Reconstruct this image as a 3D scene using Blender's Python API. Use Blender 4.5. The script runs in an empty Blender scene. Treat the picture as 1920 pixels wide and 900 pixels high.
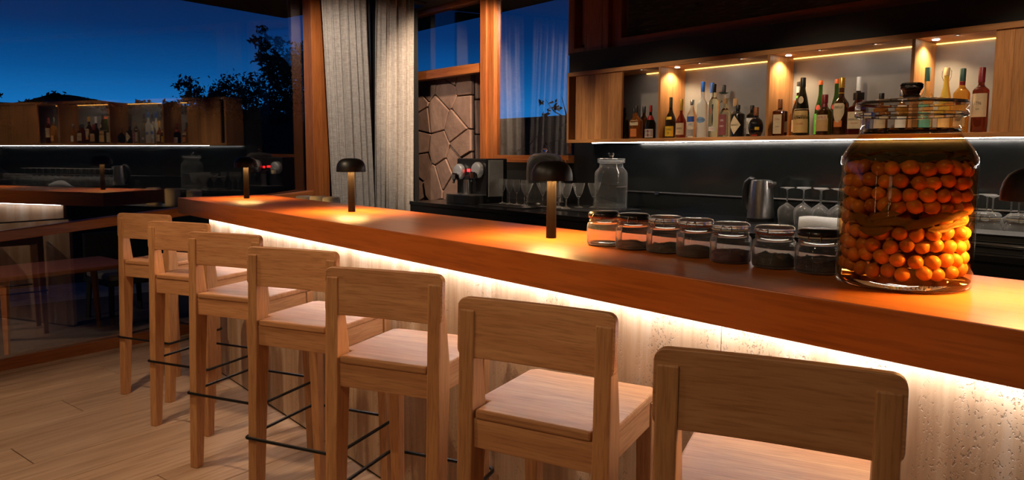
import bpy, bmesh, math, random
from mathutils import Vector, Matrix
random.seed(7)
PI = math.pi
SC = bpy.context.scene
COL = SC.collection

# ---------------------------------------------------------------- camera
cd = bpy.data.cameras.new('camera')
cam = bpy.data.objects.new('camera', cd)
COL.objects.link(cam)
cd.sensor_fit = 'HORIZONTAL'
cd.sensor_width = 36.0
cd.lens = 36.0 * 1374.2 / 1920.0
cd.shift_x = 0.00432
cd.shift_y = -0.0147
cd.clip_start = 0.05
cd.clip_end = 3000
right = Vector((0.644, 0.765, 0.0034)).normalized()
fwd = Vector((-0.761, 0.641, -0.096)).normalized()
right = (right - fwd * right.dot(fwd)).normalized()
up = right.cross(fwd).normalized()
cam.matrix_world = Matrix(((right.x, up.x, -fwd.x, 0.0), (right.y, up.y, -fwd.y, 0.0),
                           (right.z, up.z, -fwd.z, 1.42), (0, 0, 0, 1)))
SC.camera = cam

# ---------------------------------------------------------------- exposure
SC.view_settings.view_transform = 'Standard'
SC.view_settings.look = 'None'
SC.view_settings.exposure = 0.0
SC.view_settings.gamma = 1.0
SC.view_settings.use_curve_mapping = False

# ---------------------------------------------------------------- dusk sky
W = bpy.data.worlds.new('dusk_sky')
SC.world = W
W.use_nodes = True
nt = W.node_tree
nt.nodes.clear()
tc = nt.nodes.new('ShaderNodeTexCoord')
sp = nt.nodes.new('ShaderNodeSeparateXYZ')
rp = nt.nodes.new('ShaderNodeValToRGB')
bg = nt.nodes.new('ShaderNodeBackground')
wo = nt.nodes.new('ShaderNodeOutputWorld')
nt.links.new(tc.outputs['Generated'], sp.inputs[0])
nt.links.new(sp.outputs['Z'], rp.inputs[0])
nt.links.new(rp.outputs[0], bg.inputs[0])
nt.links.new(bg.outputs[0], wo.inputs[0])
els = rp.color_ramp.elements
els[0].position = 0.0
els[0].color = (0.014, 0.155, 0.45, 1)
els[1].position = 1.0
els[1].color = (0.0012, 0.008, 0.04, 1)
for p, c in ((0.06, (0.007, 0.145, 0.43, 1)), (0.10, (0.003, 0.075, 0.26, 1)), (0.15, (0.002, 0.026, 0.115, 1)),
             (0.20, (0.0015, 0.015, 0.072, 1))):
    e = els.new(p)
    e.color = c
bg.inputs[1].default_value = 1.35

# ---------------------------------------------------------------- ceiling downlights (lamps of the room)
def spot(name, loc, tgt, power, color, angle=80, blend=0.6, size=0.04):
    l = bpy.data.lights.new(name, 'SPOT')
    l.energy = power
    l.color = color
    l.spot_size = math.radians(angle)
    l.spot_blend = blend
    l.shadow_soft_size = size
    o = bpy.data.objects.new(name, l)
    COL.objects.link(o)
    o.location = loc
    o.rotation_euler = (Vector(tgt) - Vector(loc)).to_track_quat('-Z', 'Y').to_euler()
    return o

WARM = (1.0, 0.74, 0.48)
WARM2 = (1.0, 0.66, 0.36)
DOWN = [((-4.75, 2.45, 2.86), (-6.1, 3.5, 1.45), 125, (1.0, 0.86, 0.72), 80),
        ((-4.6, 3.9, 2.86), (-6.55, 4.62, 1.75), 300, (1.0, 0.74, 0.52), 62),
        ((-3.6, 0.25, 2.86), (-3.3, 1.0, 0.0), 115, WARM, 95),
        ((-2.4, -0.5, 2.86), (-2.4, 0.4, 0.3), 55, WARM, 100),
        ((-0.6, -0.6, 2.86), (-0.7, 0.6, 0.5), 48, WARM, 100),
        ((-4.6, 2.6, 2.86), (-4.6, 4.3, 1.16), 75, WARM, 50),
        ((-3.4, 2.6, 2.86), (-3.4, 4.3, 1.16), 75, WARM, 50),
        ((-2.2, 2.6, 2.86), (-2.2, 4.3, 1.16), 75, WARM, 50),
        ((-1.0, 2.6, 2.86), (-1.0, 4.3, 1.16), 75, WARM, 50)]
for i, (a, b, p, c, g) in enumerate(DOWN):
    spot('downlight_lamp', a, b, p, c, g)

# ================================================================ helpers
def new_bm():
    return bmesh.new()

def box(bm, x0, x1, y0, y1, z0, z1):
    v = [bm.verts.new(p) for p in ((x0, y0, z0), (x1, y0, z0), (x1, y1, z0), (x0, y1, z0),
                                   (x0, y0, z1), (x1, y0, z1), (x1, y1, z1), (x0, y1, z1))]
    for f in ((0, 3, 2, 1), (4, 5, 6, 7), (0, 1, 5, 4), (1, 2, 6, 5), (2, 3, 7, 6), (3, 0, 4, 7)):
        bm.faces.new([v[i] for i in f])

def prism(bm, pts, axis, a, b):
    """extrude a 2D polygon along an axis ('x','y','z') from a to b"""
    def P(p, t):
        if axis == 'x':
            return (t, p[0], p[1])
        if axis == 'y':
            return (p[0], t, p[1])
        return (p[0], p[1], t)
    A = [bm.verts.new(P(p, a)) for p in pts]
    Bv = [bm.verts.new(P(p, b)) for p in pts]
    n = len(pts)
    bm.faces.new(A[::-1])
    bm.faces.new(Bv)
    for i in range(n):
        j = (i + 1) % n
        bm.faces.new((A[i], A[j], Bv[j], Bv[i]))

def lathe(bm, prof, seg=24, fn=None, center=(0, 0), close=False):
    """prof = [(r, z)]; fn(theta) scales the radius"""
    rings = []
    for r, z in prof:
        if r < 1e-6:
            rings.append([bm.verts.new((center[0], center[1], z))])
        else:
            ring = []
            for i in range(seg):
                t = 2 * PI * i / seg
                k = fn(t) if fn else 1.0
                ring.append(bm.verts.new((center[0] + r * k * math.cos(t), center[1] + r * k * math.sin(t), z)))
            rings.append(ring)
    pairs = list(zip(rings[:-1], rings[1:]))
    if close:
        pairs.append((rings[-1], rings[0]))
    for A, Bv in pairs:
        for i in range(seg):
            j = (i + 1) % seg
            if len(A) == 1 and len(Bv) == 1:
                continue
            if len(A) == 1:
                bm.faces.new((A[0], Bv[i], Bv[j]))
            elif len(Bv) == 1:
                bm.faces.new((A[i], A[j], Bv[0]))
            else:
                bm.faces.new((A[i], A[j], Bv[j], Bv[i]))

def tube(bm, path, r, seg=8, closed=False, taper=None):
    n = len(path)
    pts = [Vector(p) for p in path]
    rings = []
    prevN = None
    for i in range(n):
        if closed:
            d = pts[(i + 1) % n] - pts[i - 1]
        else:
            d = pts[min(i + 1, n - 1)] - pts[max(i - 1, 0)]
        d.normalize()
        if prevN is None:
            a = Vector((0, 0, 1)) if abs(d.z) < 0.9 else Vector((1, 0, 0))
            N = (a - d * a.dot(d)).normalized()
        else:
            N = (prevN - d * prevN.dot(d)).normalized()
        prevN = N
        Bn = d.cross(N)
        rr = r * (taper[i] if taper else 1)
        rings.append([bm.verts.new(pts[i] + N * (rr * math.cos(2 * PI * k / seg)) + Bn * (rr * math.sin(2 * PI * k / seg)))
                      for k in range(seg)])
    rng = range(n) if closed else range(n - 1)
    for i in rng:
        A, Bv = rings[i], rings[(i + 1) % n]
        for k in range(seg):
            l = (k + 1) % seg
            bm.faces.new((A[k], A[l], Bv[l], Bv[k]))
    if not closed:
        bm.faces.new(rings[0][::-1])
        bm.faces.new(rings[-1])

def mesh_from(bm, name, mat, smooth=False):
    bmesh.ops.recalc_face_normals(bm, faces=bm.faces)
    me = bpy.data.meshes.new(name)
    bm.to_mesh(me)
    bm.free()
    if mat:
        me.materials.append(mat)
    if smooth:
        me.polygons.foreach_set('use_smooth', [True] * len(me.polygons))
        if smooth != 'all':
            try:
                me.set_sharp_from_angle(angle=math.radians(38))
            except Exception:
                pass
    return me

def obj(name, bm, mat, parent=None, smooth=False, bevel=0.0, loc=None, rotz=None, segs=2):
    me = bm if isinstance(bm, bpy.types.Mesh) else mesh_from(bm, name, mat, smooth)
    o = bpy.data.objects.new(name, me)
    COL.objects.link(o)
    if parent is not None:
        o.parent = parent
    if bevel:
        m = o.modifiers.new('bevel', 'BEVEL')
        m.width = bevel
        m.segments = segs
        m.limit_method = 'ANGLE'
        m.angle_limit = math.radians(40)
    if loc is not None:
        o.location = loc
    if rotz is not None:
        o.rotation_euler = (0, 0, rotz)
    return o

def bobj(name, dims, mat, parent=None, bevel=0.0, **k):
    bm = new_bm()
    box(bm, *dims)
    return obj(name, bm, mat, parent, bevel=bevel, **k)

def tag(o, label=None, cat=None, group=None, kind=None):
    if label:
        o['label'] = label
    if cat:
        o['category'] = cat
    if group:
        o['group'] = group
    if kind:
        o['kind'] = kind
    return o

def thing(name, label, cat, loc=(0, 0, 0), rotz=0.0, group=None, kind=None):
    o = bpy.data.objects.new(name, None)
    COL.objects.link(o)
    o.empty_display_size = 0.05
    o.location = loc
    o.rotation_euler = (0, 0, rotz)
    return tag(o, label, cat, group, kind)

def copy_tree(o, parent=None):
    c = o.copy()
    COL.objects.link(c)
    if parent is not None:
        c.parent = parent
    for ch in list(o.children):
        copy_tree(ch, c)
    return c

# ================================================================ materials
def mat_new(name):
    m = bpy.data.materials.new(name)
    m.use_nodes = True
    n = m.node_tree
    for x in list(n.nodes):
        n.nodes.remove(x)
    out = n.nodes.new('ShaderNodeOutputMaterial')
    return m, n, out

def N(n, t, **kw):
    x = n.nodes.new(t)
    for k, v in kw.items():
        if k in x.inputs:
            x.inputs[k].default_value = v
        else:
            setattr(x, k, v)
    return x

def plain(name, col, rough=0.5, metal=0.0, spec=0.5, emit=None, es=0.0, bump=0.0, bscale=60, trans=0.0, coat=0.0):
    m, n, out = mat_new(name)
    b = N(n, 'ShaderNodeBsdfPrincipled')
    b.inputs['Base Color'].default_value = (*col, 1)
    b.inputs['Roughness'].default_value = rough
    b.inputs['Metallic'].default_value = metal
    b.inputs['Specular IOR Level'].default_value = spec
    b.inputs['Transmission Weight'].default_value = trans
    b.inputs['Coat Weight'].default_value = coat
    if emit:
        b.inputs['Emission Color'].default_value = (*emit, 1)
        b.inputs['Emission Strength'].default_value = es
    t = N(n, 'ShaderNodeTexCoord')
    ns = N(n, 'ShaderNodeTexNoise')
    ns.inputs['Scale'].default_value = bscale
    n.links.new(t.outputs['Object'], ns.inputs['Vector'])
    mx = N(n, 'ShaderNodeMixRGB', blend_type='MULTIPLY')
    mx.inputs[0].default_value = 0.25
    mx.inputs[1].default_value = (*col, 1)
    n.links.new(ns.outputs['Fac'], mx.inputs[2])
    n.links.new(mx.outputs[0], b.inputs['Base Color'])
    if bump:
        bp = N(n, 'ShaderNodeBump')
        bp.inputs['Strength'].default_value = bump
        bp.inputs['Distance'].default_value = 0.002
        n.links.new(ns.outputs['Fac'], bp.inputs['Height'])
        n.links.new(bp.outputs[0], b.inputs['Normal'])
    n.links.new(b.outputs[0], out.inputs[0])
    return m

def emis(name, col, s):
    m, n, out = mat_new(name)
    e = N(n, 'ShaderNodeEmission')
    e.inputs[0].default_value = (*col, 1)
    e.inputs[1].default_value = s
    n.links.new(e.outputs[0], out.inputs[0])
    return m

def wood(name, c1, c2, axis='x', scale=1.0, rough=0.45, bump=0.12, spec=0.4, rand=0.12, coat=0.0, fine=1.0):
    """grain runs along the given object axis"""
    m, n, out = mat_new(name)
    b = N(n, 'ShaderNodeBsdfPrincipled')
    t = N(n, 'ShaderNodeTexCoord')
    oi = N(n, 'ShaderNodeObjectInfo')
    mp = N(n, 'ShaderNodeMapping')
    s = {'x': (0.9, 16, 16), 'y': (16, 0.9, 16), 'z': (16, 16, 0.9)}[axis]
    mp.inputs['Scale'].default_value = tuple(v * scale for v in s)
    ad = N(n, 'ShaderNodeVectorMath', operation='ADD')
    rm = N(n, 'ShaderNodeVectorMath', operation='SCALE')
    cv = N(n, 'ShaderNodeCombineXYZ')
    for k in range(3):
        n.links.new(oi.outputs['Random'], cv.inputs[k])
    n.links.new(cv.outputs[0], rm.inputs[0])
    rm.inputs['Scale'].default_value = 31.0
    n.links.new(t.outputs['Object'], mp.inputs['Vector'])
    n.links.new(mp.outputs[0], ad.inputs[0])
    n.links.new(rm.outputs[0], ad.inputs[1])
    n1 = N(n, 'ShaderNodeTexNoise')
    n1.inputs['Scale'].default_value = 1.6
    n1.inputs['Detail'].default_value = 5
    n1.inputs['Roughness'].default_value = 0.6
    n1.inputs['Distortion'].default_value = 0.5
    n2 = N(n, 'ShaderNodeTexNoise')
    n2.inputs['Scale'].default_value = 9.0 * fine
    n2.inputs['Detail'].default_value = 3
    n.links.new(ad.outputs[0], n1.inputs['Vector'])
    n.links.new(ad.outputs[0], n2.inputs['Vector'])
    r = N(n, 'ShaderNodeValToRGB')
    r.color_ramp.elements[0].position = 0.3
    r.color_ramp.elements[0].color = (*c2, 1)
    r.color_ramp.elements[1].position = 0.68
    r.color_ramp.elements[1].color = (*c1, 1)
    n.links.new(n1.outputs['Fac'], r.inputs[0])
    r2 = N(n, 'ShaderNodeValToRGB')
    r2.color_ramp.elements[0].position = 0.36
    r2.color_ramp.elements[0].color = (0.70, 0.66, 0.62, 1)
    r2.color_ramp.elements[1].position = 0.52
    r2.color_ramp.elements[1].color = (1, 1, 1, 1)
    n.links.new(n2.outputs['Fac'], r2.inputs[0])
    mx = N(n, 'ShaderNodeMixRGB', blend_type='MULTIPLY')
    mx.inputs[0].default_value = 0.7
    n.links.new(r.outputs[0], mx.inputs[1])
    n.links.new(r2.outputs[0], mx.inputs[2])
    hs = N(n, 'ShaderNodeHueSaturation')
    ml = N(n, 'ShaderNodeMath', operation='MULTIPLY_ADD')
    n.links.new(oi.outputs['Random'], ml.inputs[0])
    ml.inputs[1].default_value = rand * 2
    ml.inputs[2].default_value = 1 - rand
    n.links.new(ml.outputs[0], hs.inputs['Value'])
    n.links.new(mx.outputs[0], hs.inputs['Color'])
    n.links.new(hs.outputs[0], b.inputs['Base Color'])
    b.inputs['Roughness'].default_value = rough
    b.inputs['Specular IOR Level'].default_value = spec
    b.inputs['Coat Weight'].default_value = coat
    b.inputs['Coat Roughness'].default_value = 0.2
    bp = N(n, 'ShaderNodeBump')
    bp.inputs['Strength'].default_value = bump
    bp.inputs['Distance'].default_value = 0.002
    n.links.new(n2.outputs['Fac'], bp.inputs['Height'])
    n.links.new(bp.outputs[0], b.inputs['Normal'])
    n.links.new(b.outputs[0], out.inputs[0])
    return m

def thin_glass(name, tint=(1, 1, 1), base=0.04, k=1.0, rough=0.0):
    """a pane: straight transmission plus mirror reflection growing with the Fresnel term"""
    m, n, out = mat_new(name)
    f = N(n, 'ShaderNodeLayerWeight')            # Schlick term, the same from both sides
    pw = N(n, 'ShaderNodeMath', operation='POWER')
    n.links.new(f.outputs['Facing'], pw.inputs[0])
    pw.inputs[1].default_value = 4.0
    ml = N(n, 'ShaderNodeMath', operation='MULTIPLY_ADD', use_clamp=True)
    n.links.new(pw.outputs[0], ml.inputs[0])
    ml.inputs[1].default_value = k
    ml.inputs[2].default_value = base
    t = N(n, 'ShaderNodeBsdfTransparent')
    t.inputs[0].default_value = (*tint, 1)
    g = N(n, 'ShaderNodeBsdfGlossy')
    g.inputs['Roughness'].default_value = rough
    g.inputs['Color'].default_value = (1, 1, 1, 1)
    mx = N(n, 'ShaderNodeMixShader')
    n.links.new(ml.outputs[0], mx.inputs[0])
    n.links.new(t.outputs[0], mx.inputs[1])
    n.links.new(g.outputs[0], mx.inputs[2])
    n.links.new(mx.outputs[0], out.inputs[0])
    return m

def glass(name, col=(1, 1, 1), rough=0.0, ior=1.45):
    m, n, out = mat_new(name)
    g = N(n, 'ShaderNodeBsdfGlass')
    g.inputs['Color'].default_value = (*col, 1)
    g.inputs['Roughness'].default_value = rough
    g.inputs['IOR'].default_value = ior
    n.links.new(g.outputs[0], out.inputs[0])
    return m

def liquor(name, col, rough=0.03, spec=0.6, trans=0.85):
    """filled bottle: coloured refractive body"""
    m, n, out = mat_new(name)
    b = N(n, 'ShaderNodeBsdfPrincipled')
    b.inputs['Base Color'].default_value = (*col, 1)
    b.inputs['Roughness'].default_value = rough
    b.inputs['Transmission Weight'].default_value = trans
    b.inputs['IOR'].default_value = 1.42
    b.inputs['Specular IOR Level'].default_value = spec
    n.links.new(b.outputs[0], out.inputs[0])
    return m

M = {}
M['oak_x'] = wood('oak_x', (0.61, 0.30, 0.130), (0.47, 0.20, 0.080), 'x', 1.3, 0.5)
M['oak_y'] = wood('oak_y', (0.61, 0.30, 0.130), (0.47, 0.20, 0.080), 'y', 1.3, 0.5)
M['oak_z'] = wood('oak_z', (0.58, 0.285, 0.115), (0.43, 0.185, 0.070), 'z', 1.3, 0.5)
M['bar_wood'] = wood('bar_wood', (0.50, 0.135, 0.020), (0.35, 0.085, 0.012), 'x', 0.6, 0.3, bump=0.05, spec=0.5, rand=0.0)
M['frame_z'] = wood('frame_z', (0.40, 0.125, 0.03), (0.26, 0.07, 0.016), 'z', 1.0, 0.42, rand=0.1)
M['frame_x'] = wood('frame_x', (0.40, 0.125, 0.03), (0.26, 0.07, 0.016), 'x', 1.0, 0.42, rand=0.1)
M['frame_y'] = wood('frame_y', (0.40, 0.125, 0.03), (0.26, 0.07, 0.016), 'y', 1.0, 0.42, rand=0.1)
M['shelf_x'] = wood('shelf_x', (0.58, 0.285, 0.11), (0.44, 0.20, 0.07), 'x', 1.0, 0.45)
M['shelf_z'] = wood('shelf_z', (0.56, 0.27, 0.10), (0.38, 0.165, 0.058), 'z', 1.0, 0.45, rand=0.2)
M['plank'] = wood('plank', (0.56, 0.365, 0.23), (0.38, 0.225, 0.13), 'y', 0.35, 0.42, bump=0.06, rand=0.10)
M['black'] = plain('black_lacquer', (0.012, 0.012, 0.013), 0.28)
M['black_matte'] = plain('black_matte', (0.012, 0.012, 0.012), 0.6)
M['stonetop'] = plain('black_stone', (0.015, 0.015, 0.016), 0.16, spec=0.6, bscale=200)
M['metal_black'] = plain('black_steel', (0.02, 0.018, 0.017), 0.35, 0.6)
M['lamp_black'] = plain('lamp_black', (0.014, 0.012, 0.011), 0.42, 0.2)
M['lamp_stem'] = plain('lamp_stem', (0.009, 0.0055, 0.0035), 0.5, 0.0, spec=0.15)
M['steel'] = plain('brushed_steel', (0.62, 0.60, 0.58), 0.28, 1.0)
M['satin'] = plain('satin_silver', (0.7, 0.7, 0.7), 0.45, 0.7)
M['chrome'] = plain('chrome', (0.8, 0.8, 0.82), 0.12, 1.0)
M['greypanel'] = plain('grey_panel', (0.36, 0.35, 0.32), 0.5)
M['shelf_back'] = plain('grey_plaster', (0.24, 0.225, 0.215), 0.45, bump=0.15, bscale=9)
M['splash'] = plain('dark_splashback', (0.010, 0.0115, 0.011), 0.14, spec=0.5, bscale=3)
M['ceiling'] = plain('dark_ceiling', (0.05, 0.035, 0.025), 0.7)
M['wall_dark'] = plain('dark_wall', (0.05, 0.04, 0.035), 0.7)
M['soffit'] = plain('soffit', (0.008, 0.007, 0.006), 0.8)
M['led_white'] = emis('led_white', (1.0, 0.93, 0.84), 70)
M['led_bar'] = emis('led_bar', (0.93, 0.96, 1.0), 46)
M['led_gold'] = emis('led_gold', (1.0, 0.46, 0.09), 6)
M['bulb'] = emis('bulb', (1.0, 0.55, 0.16), 14)
M['spotdisc'] = emis('spot_disc', (1.0, 0.88, 0.7), 25)
M['tube_glow'] = emis('tube_glow', (1.0, 0.66, 0.30), 14)
M['red_led'] = emis('red_led', (1.0, 0.02, 0.02), 6)
M['pane'] = thin_glass('window_glass', (0.95, 0.96, 0.97), 0.13, 0.8)
M['jarglass'] = thin_glass('jar_glass', (0.98, 0.98, 0.97), 0.03, 0.8)
M['amber'] = thin_glass('amber_liquid', (0.95, 0.66, 0.33), 0.0, 0.15)
M['clear'] = glass('clear_glass', (0.99, 0.995, 0.99))
def bar_glass(name, glint):
    # clear glass with white mixed in, stronger towards edges, painting in bright outlines
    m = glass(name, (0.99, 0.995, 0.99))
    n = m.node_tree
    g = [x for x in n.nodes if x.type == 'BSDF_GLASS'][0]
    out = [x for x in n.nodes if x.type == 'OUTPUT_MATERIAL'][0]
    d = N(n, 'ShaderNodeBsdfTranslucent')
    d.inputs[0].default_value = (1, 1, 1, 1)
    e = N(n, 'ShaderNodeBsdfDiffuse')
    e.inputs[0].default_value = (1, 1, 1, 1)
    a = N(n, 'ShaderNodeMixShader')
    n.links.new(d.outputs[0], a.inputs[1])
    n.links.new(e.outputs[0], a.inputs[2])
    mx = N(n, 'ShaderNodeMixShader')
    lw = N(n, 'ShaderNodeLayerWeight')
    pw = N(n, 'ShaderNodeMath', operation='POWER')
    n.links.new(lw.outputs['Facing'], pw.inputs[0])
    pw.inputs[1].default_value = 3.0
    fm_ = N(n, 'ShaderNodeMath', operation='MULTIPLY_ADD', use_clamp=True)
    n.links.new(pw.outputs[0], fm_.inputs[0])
    fm_.inputs[1].default_value = glint * 9
    fm_.inputs[2].default_value = glint
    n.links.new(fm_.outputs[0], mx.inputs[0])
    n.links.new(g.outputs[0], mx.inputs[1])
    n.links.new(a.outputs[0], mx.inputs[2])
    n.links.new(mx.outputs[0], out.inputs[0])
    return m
M['glinted'] = bar_glass('painted_glint_glass', 0.03)
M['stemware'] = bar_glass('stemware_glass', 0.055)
M['ware'] = thin_glass('glassware', (0.97, 0.98, 0.98), 0.05, 0.9)
M['ground'] = plain('night_ground', (0.02, 0.022, 0.02), 0.9)
M['leafdark'] = plain('dark_leaf', (0.012, 0.018, 0.014), 0.7)
M['bark'] = plain('bark', (0.02, 0.016, 0.013), 0.9)
M['hill'] = plain('hill', (0.004, 0.006, 0.012), 1.0)
M['white_ceramic'] = plain('white_ceramic', (0.8, 0.74, 0.7), 0.4)
M['cloth_white'] = plain('white_cloth', (0.75, 0.78, 0.84), 0.9, bump=0.4, bscale=150)
M['paper'] = plain('paper', (0.75, 0.72, 0.66), 0.7)
M['rubber'] = plain('orange_rubber', (0.30, 0.05, 0.015), 0.6)
M['wire'] = plain('wire', (0.55, 0.42, 0.3), 0.25, 1.0)
M['menu'] = plain('black_leather', (0.02, 0.018, 0.016), 0.5, bump=0.3, bscale=300)

def travertine():
    m, n, out = mat_new('travertine')
    b = N(n, 'ShaderNodeBsdfPrincipled')
    t = N(n, 'ShaderNodeTexCoord')
    g = N(n, 'ShaderNodeNewGeometry')
    mp = N(n, 'ShaderNodeMapping')
    mp.inputs['Scale'].default_value = (5.0, 5.0, 0.35)
    n.links.new(g.outputs['Position'], mp.inputs['Vector'])
    n1 = N(n, 'ShaderNodeTexNoise')
    n1.inputs['Scale'].default_value = 2.2
    n1.inputs['Detail'].default_value = 6
    n1.inputs['Roughness'].default_value = 0.65
    n.links.new(mp.outputs[0], n1.inputs['Vector'])
    r = N(n, 'ShaderNodeValToRGB')
    r.color_ramp.elements[0].position = 0.28
    r.color_ramp.elements[0].color = (0.30, 0.165, 0.08, 1)
    r.color_ramp.elements[1].position = 0.72
    r.color_ramp.elements[1].color = (0.68, 0.55, 0.43, 1)
    e = r.color_ramp.elements.new(0.5)
    e.color = (0.52, 0.34, 0.205, 1)
    n.links.new(n1.outputs['Fac'], r.inputs[0])
    # pits gathered in vertical veins
    vo = N(n, 'ShaderNodeTexNoise')
    mp2 = N(n, 'ShaderNodeMapping')
    mp2.inputs['Scale'].default_value = (1, 1, 0.6)
    n.links.new(g.outputs['Position'], mp2.inputs['Vector'])
    n.links.new(mp2.outputs[0], vo.inputs['Vector'])
    vo.inputs['Scale'].default_value = 190
    vo.inputs['Detail'].default_value = 2
    r2 = N(n, 'ShaderNodeValToRGB')
    r2.color_ramp.elements[0].position = 0.33
    r2.color_ramp.elements[0].color = (0, 0, 0, 1)
    r2.color_ramp.elements[1].position = 0.42
    r2.color_ramp.elements[1].color = (1, 1, 1, 1)
    n.links.new(vo.outputs['Fac'], r2.inputs[0])
    r3 = N(n, 'ShaderNodeValToRGB')
    r3.color_ramp.elements[0].position = 0.42
    r3.color_ramp.elements[1].position = 0.60
    mp3 = N(n, 'ShaderNodeMapping')
    mp3.inputs['Scale'].default_value = (11.0, 11.0, 1.3)
    mp3.inputs['Location'].default_value = (3.1, 0, 1.7)
    n.links.new(g.outputs['Position'], mp3.inputs['Vector'])
    n3 = N(n, 'ShaderNodeTexNoise')
    n3.inputs['Scale'].default_value = 1.1
    n3.inputs['Detail'].default_value = 3
    n.links.new(mp3.outputs[0], n3.inputs['Vector'])
    n.links.new(n3.outputs['Fac'], r3.inputs[0])
    mxh = N(n, 'ShaderNodeMixRGB', blend_type='MIX')
    n.links.new(r3.outputs[0], mxh.inputs[0])
    mxh.inputs[1].default_value = (1, 1, 1, 1)
    n.links.new(r2.outputs[0], mxh.inputs[2])
    dk = N(n, 'ShaderNodeMixRGB', blend_type='MULTIPLY')
    dk.inputs[0].default_value = 0.35
    n.links.new(r.outputs[0], dk.inputs[1])
    n.links.new(mxh.outputs[0], dk.inputs[2])
    n.links.new(dk.outputs[0], b.inputs['Base Color'])
    bp = N(n, 'ShaderNodeBump')
    bp.inputs['Strength'].default_value = 0.9
    bp.inputs['Distance'].default_value = 0.0025
    n.links.new(mxh.outputs[0], bp.inputs['Height'])
    n.links.new(bp.outputs[0], b.inputs['Normal'])
    b.inputs['Roughness'].default_value = 0.5
    n.links.new(b.outputs[0], out.inputs[0])
    return m
M['travertine'] = travertine()

def stone_mat(name, c1, c2):
    m, n, out = mat_new(name)
    b = N(n, 'ShaderNodeBsdfPrincipled')
    t = N(n, 'ShaderNodeNewGeometry')
    oi = N(n, 'ShaderNodeObjectInfo')
    n1 = N(n, 'ShaderNodeTexNoise')
    n1.inputs['Scale'].default_value = 5
    n1.inputs['Detail'].default_value = 8
    n1.inputs['Roughness'].default_value = 0.65
    n.links.new(t.outputs['Position'], n1.inputs['Vector'])
    r = N(n, 'ShaderNodeValToRGB')
    r.color_ramp.elements[0].position = 0.3
    r.color_ramp.elements[0].color = (*c2, 1)
    r.color_ramp.elements[1].position = 0.7
    r.color_ramp.elements[1].color = (*c1, 1)
    n.links.new(n1.outputs['Fac'], r.inputs[0])
    hs = N(n, 'ShaderNodeHueSaturation')
    ml = N(n, 'ShaderNodeMath', operation='MULTIPLY_ADD')
    n.links.new(oi.outputs['Random'], ml.inputs[0])
    ml.inputs[1].default_value = 0.5
    ml.inputs[2].default_value = 0.75
    n.links.new(ml.outputs[0], hs.inputs['Value'])
    n.links.new(r.outputs[0], hs.inputs['Color'])
    n.links.new(hs.outputs[0], b.inputs['Base Color'])
    b.inputs['Roughness'].default_value = 0.8
    bp = N(n, 'ShaderNodeBump')
    bp.inputs['Strength'].default_value = 0.6
    bp.inputs['Distance'].default_value = 0.02
    n.links.new(n1.outputs['Fac'], bp.inputs['Height'])
    n.links.new(bp.outputs[0], b.inputs['Normal'])
    n.links.new(b.outputs[0], out.inputs[0])
    return m
M['stone'] = stone_mat('rubble_stone', (0.42, 0.26, 0.19), (0.25, 0.145, 0.105))
M['stone_dark'] = stone_mat('garden_stone', (0.08, 0.06, 0.05), (0.035, 0.028, 0.024))
M['mortar'] = plain('mortar', (0.10, 0.06, 0.045), 0.9)
M['terrace'] = stone_mat('terrace_stone', (0.42, 0.35, 0.29), (0.20, 0.165, 0.135))

def fabric():
    m, n, out = mat_new('curtain_linen')
    b = N(n, 'ShaderNodeBsdfPrincipled')
    g = N(n, 'ShaderNodeNewGeometry')
    mp = N(n, 'ShaderNodeMapping')
    mp.inputs['Scale'].default_value = (160, 160, 20)
    n.links.new(g.outputs['Position'], mp.inputs['Vector'])
    n1 = N(n, 'ShaderNodeTexNoise')
    n1.inputs['Scale'].default_value = 1.0
    n1.inputs['Detail'].default_value = 4
    n.links.new(mp.outputs[0], n1.inputs['Vector'])
    mp2 = N(n, 'ShaderNodeMapping')
    mp2.inputs['Scale'].default_value = (18, 18, 190)
    n.links.new(g.outputs['Position'], mp2.inputs['Vector'])
    n2 = N(n, 'ShaderNodeTexNoise')
    n2.inputs['Scale'].default_value = 1.0
    n.links.new(mp2.outputs[0], n2.inputs['Vector'])
    ad = N(n, 'ShaderNodeMath', operation='ADD')
    n.links.new(n1.outputs['Fac'], ad.inputs[0])
    n.links.new(n2.outputs['Fac'], ad.inputs[1])
    r = N(n, 'ShaderNodeValToRGB')
    r.color_ramp.elements[0].position = 0.35
    r.color_ramp.elements[0].color = (0.27, 0.235, 0.205, 1)
    r.color_ramp.elements[1].position = 0.65
    r.color_ramp.elements[1].color = (0.46, 0.415, 0.375, 1)
    dv = N(n, 'ShaderNodeMath', operation='MULTIPLY')
    dv.inputs[1].default_value = 0.5
    n.links.new(ad.outputs[0], dv.inputs[0])
    n.links.new(dv.outputs[0], r.inputs[0])
    n.links.new(r.outputs[0], b.inputs['Base Color'])
    b.inputs['Roughness'].default_value = 0.95
    b.inputs['Specular IOR Level'].default_value = 0.1
    n.links.new(b.outputs[0], out.inputs[0])
    return m
M['linen'] = fabric()

# ================================================================ room shell
ZB0, ZB1 = 1.007, 1.114       # bar slab
YF, YP, YB = 1.515, 1.565, 2.13
WD = Vector((-0.209, 0.978, 0)).normalized()    # along the left window wall
WN = Vector((WD.y, -WD.x, 0))                    # into the room
W0 = Vector((-5.606, 0.468, 0))
def wp(s, off=0.0, z=0.0):
    p = W0 + WD * s + WN * off
    return Vector((p.x, p.y, z))
WROT = math.atan2(WD.x * -1, WD.y)               # rotation that takes +Y onto WD

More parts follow.
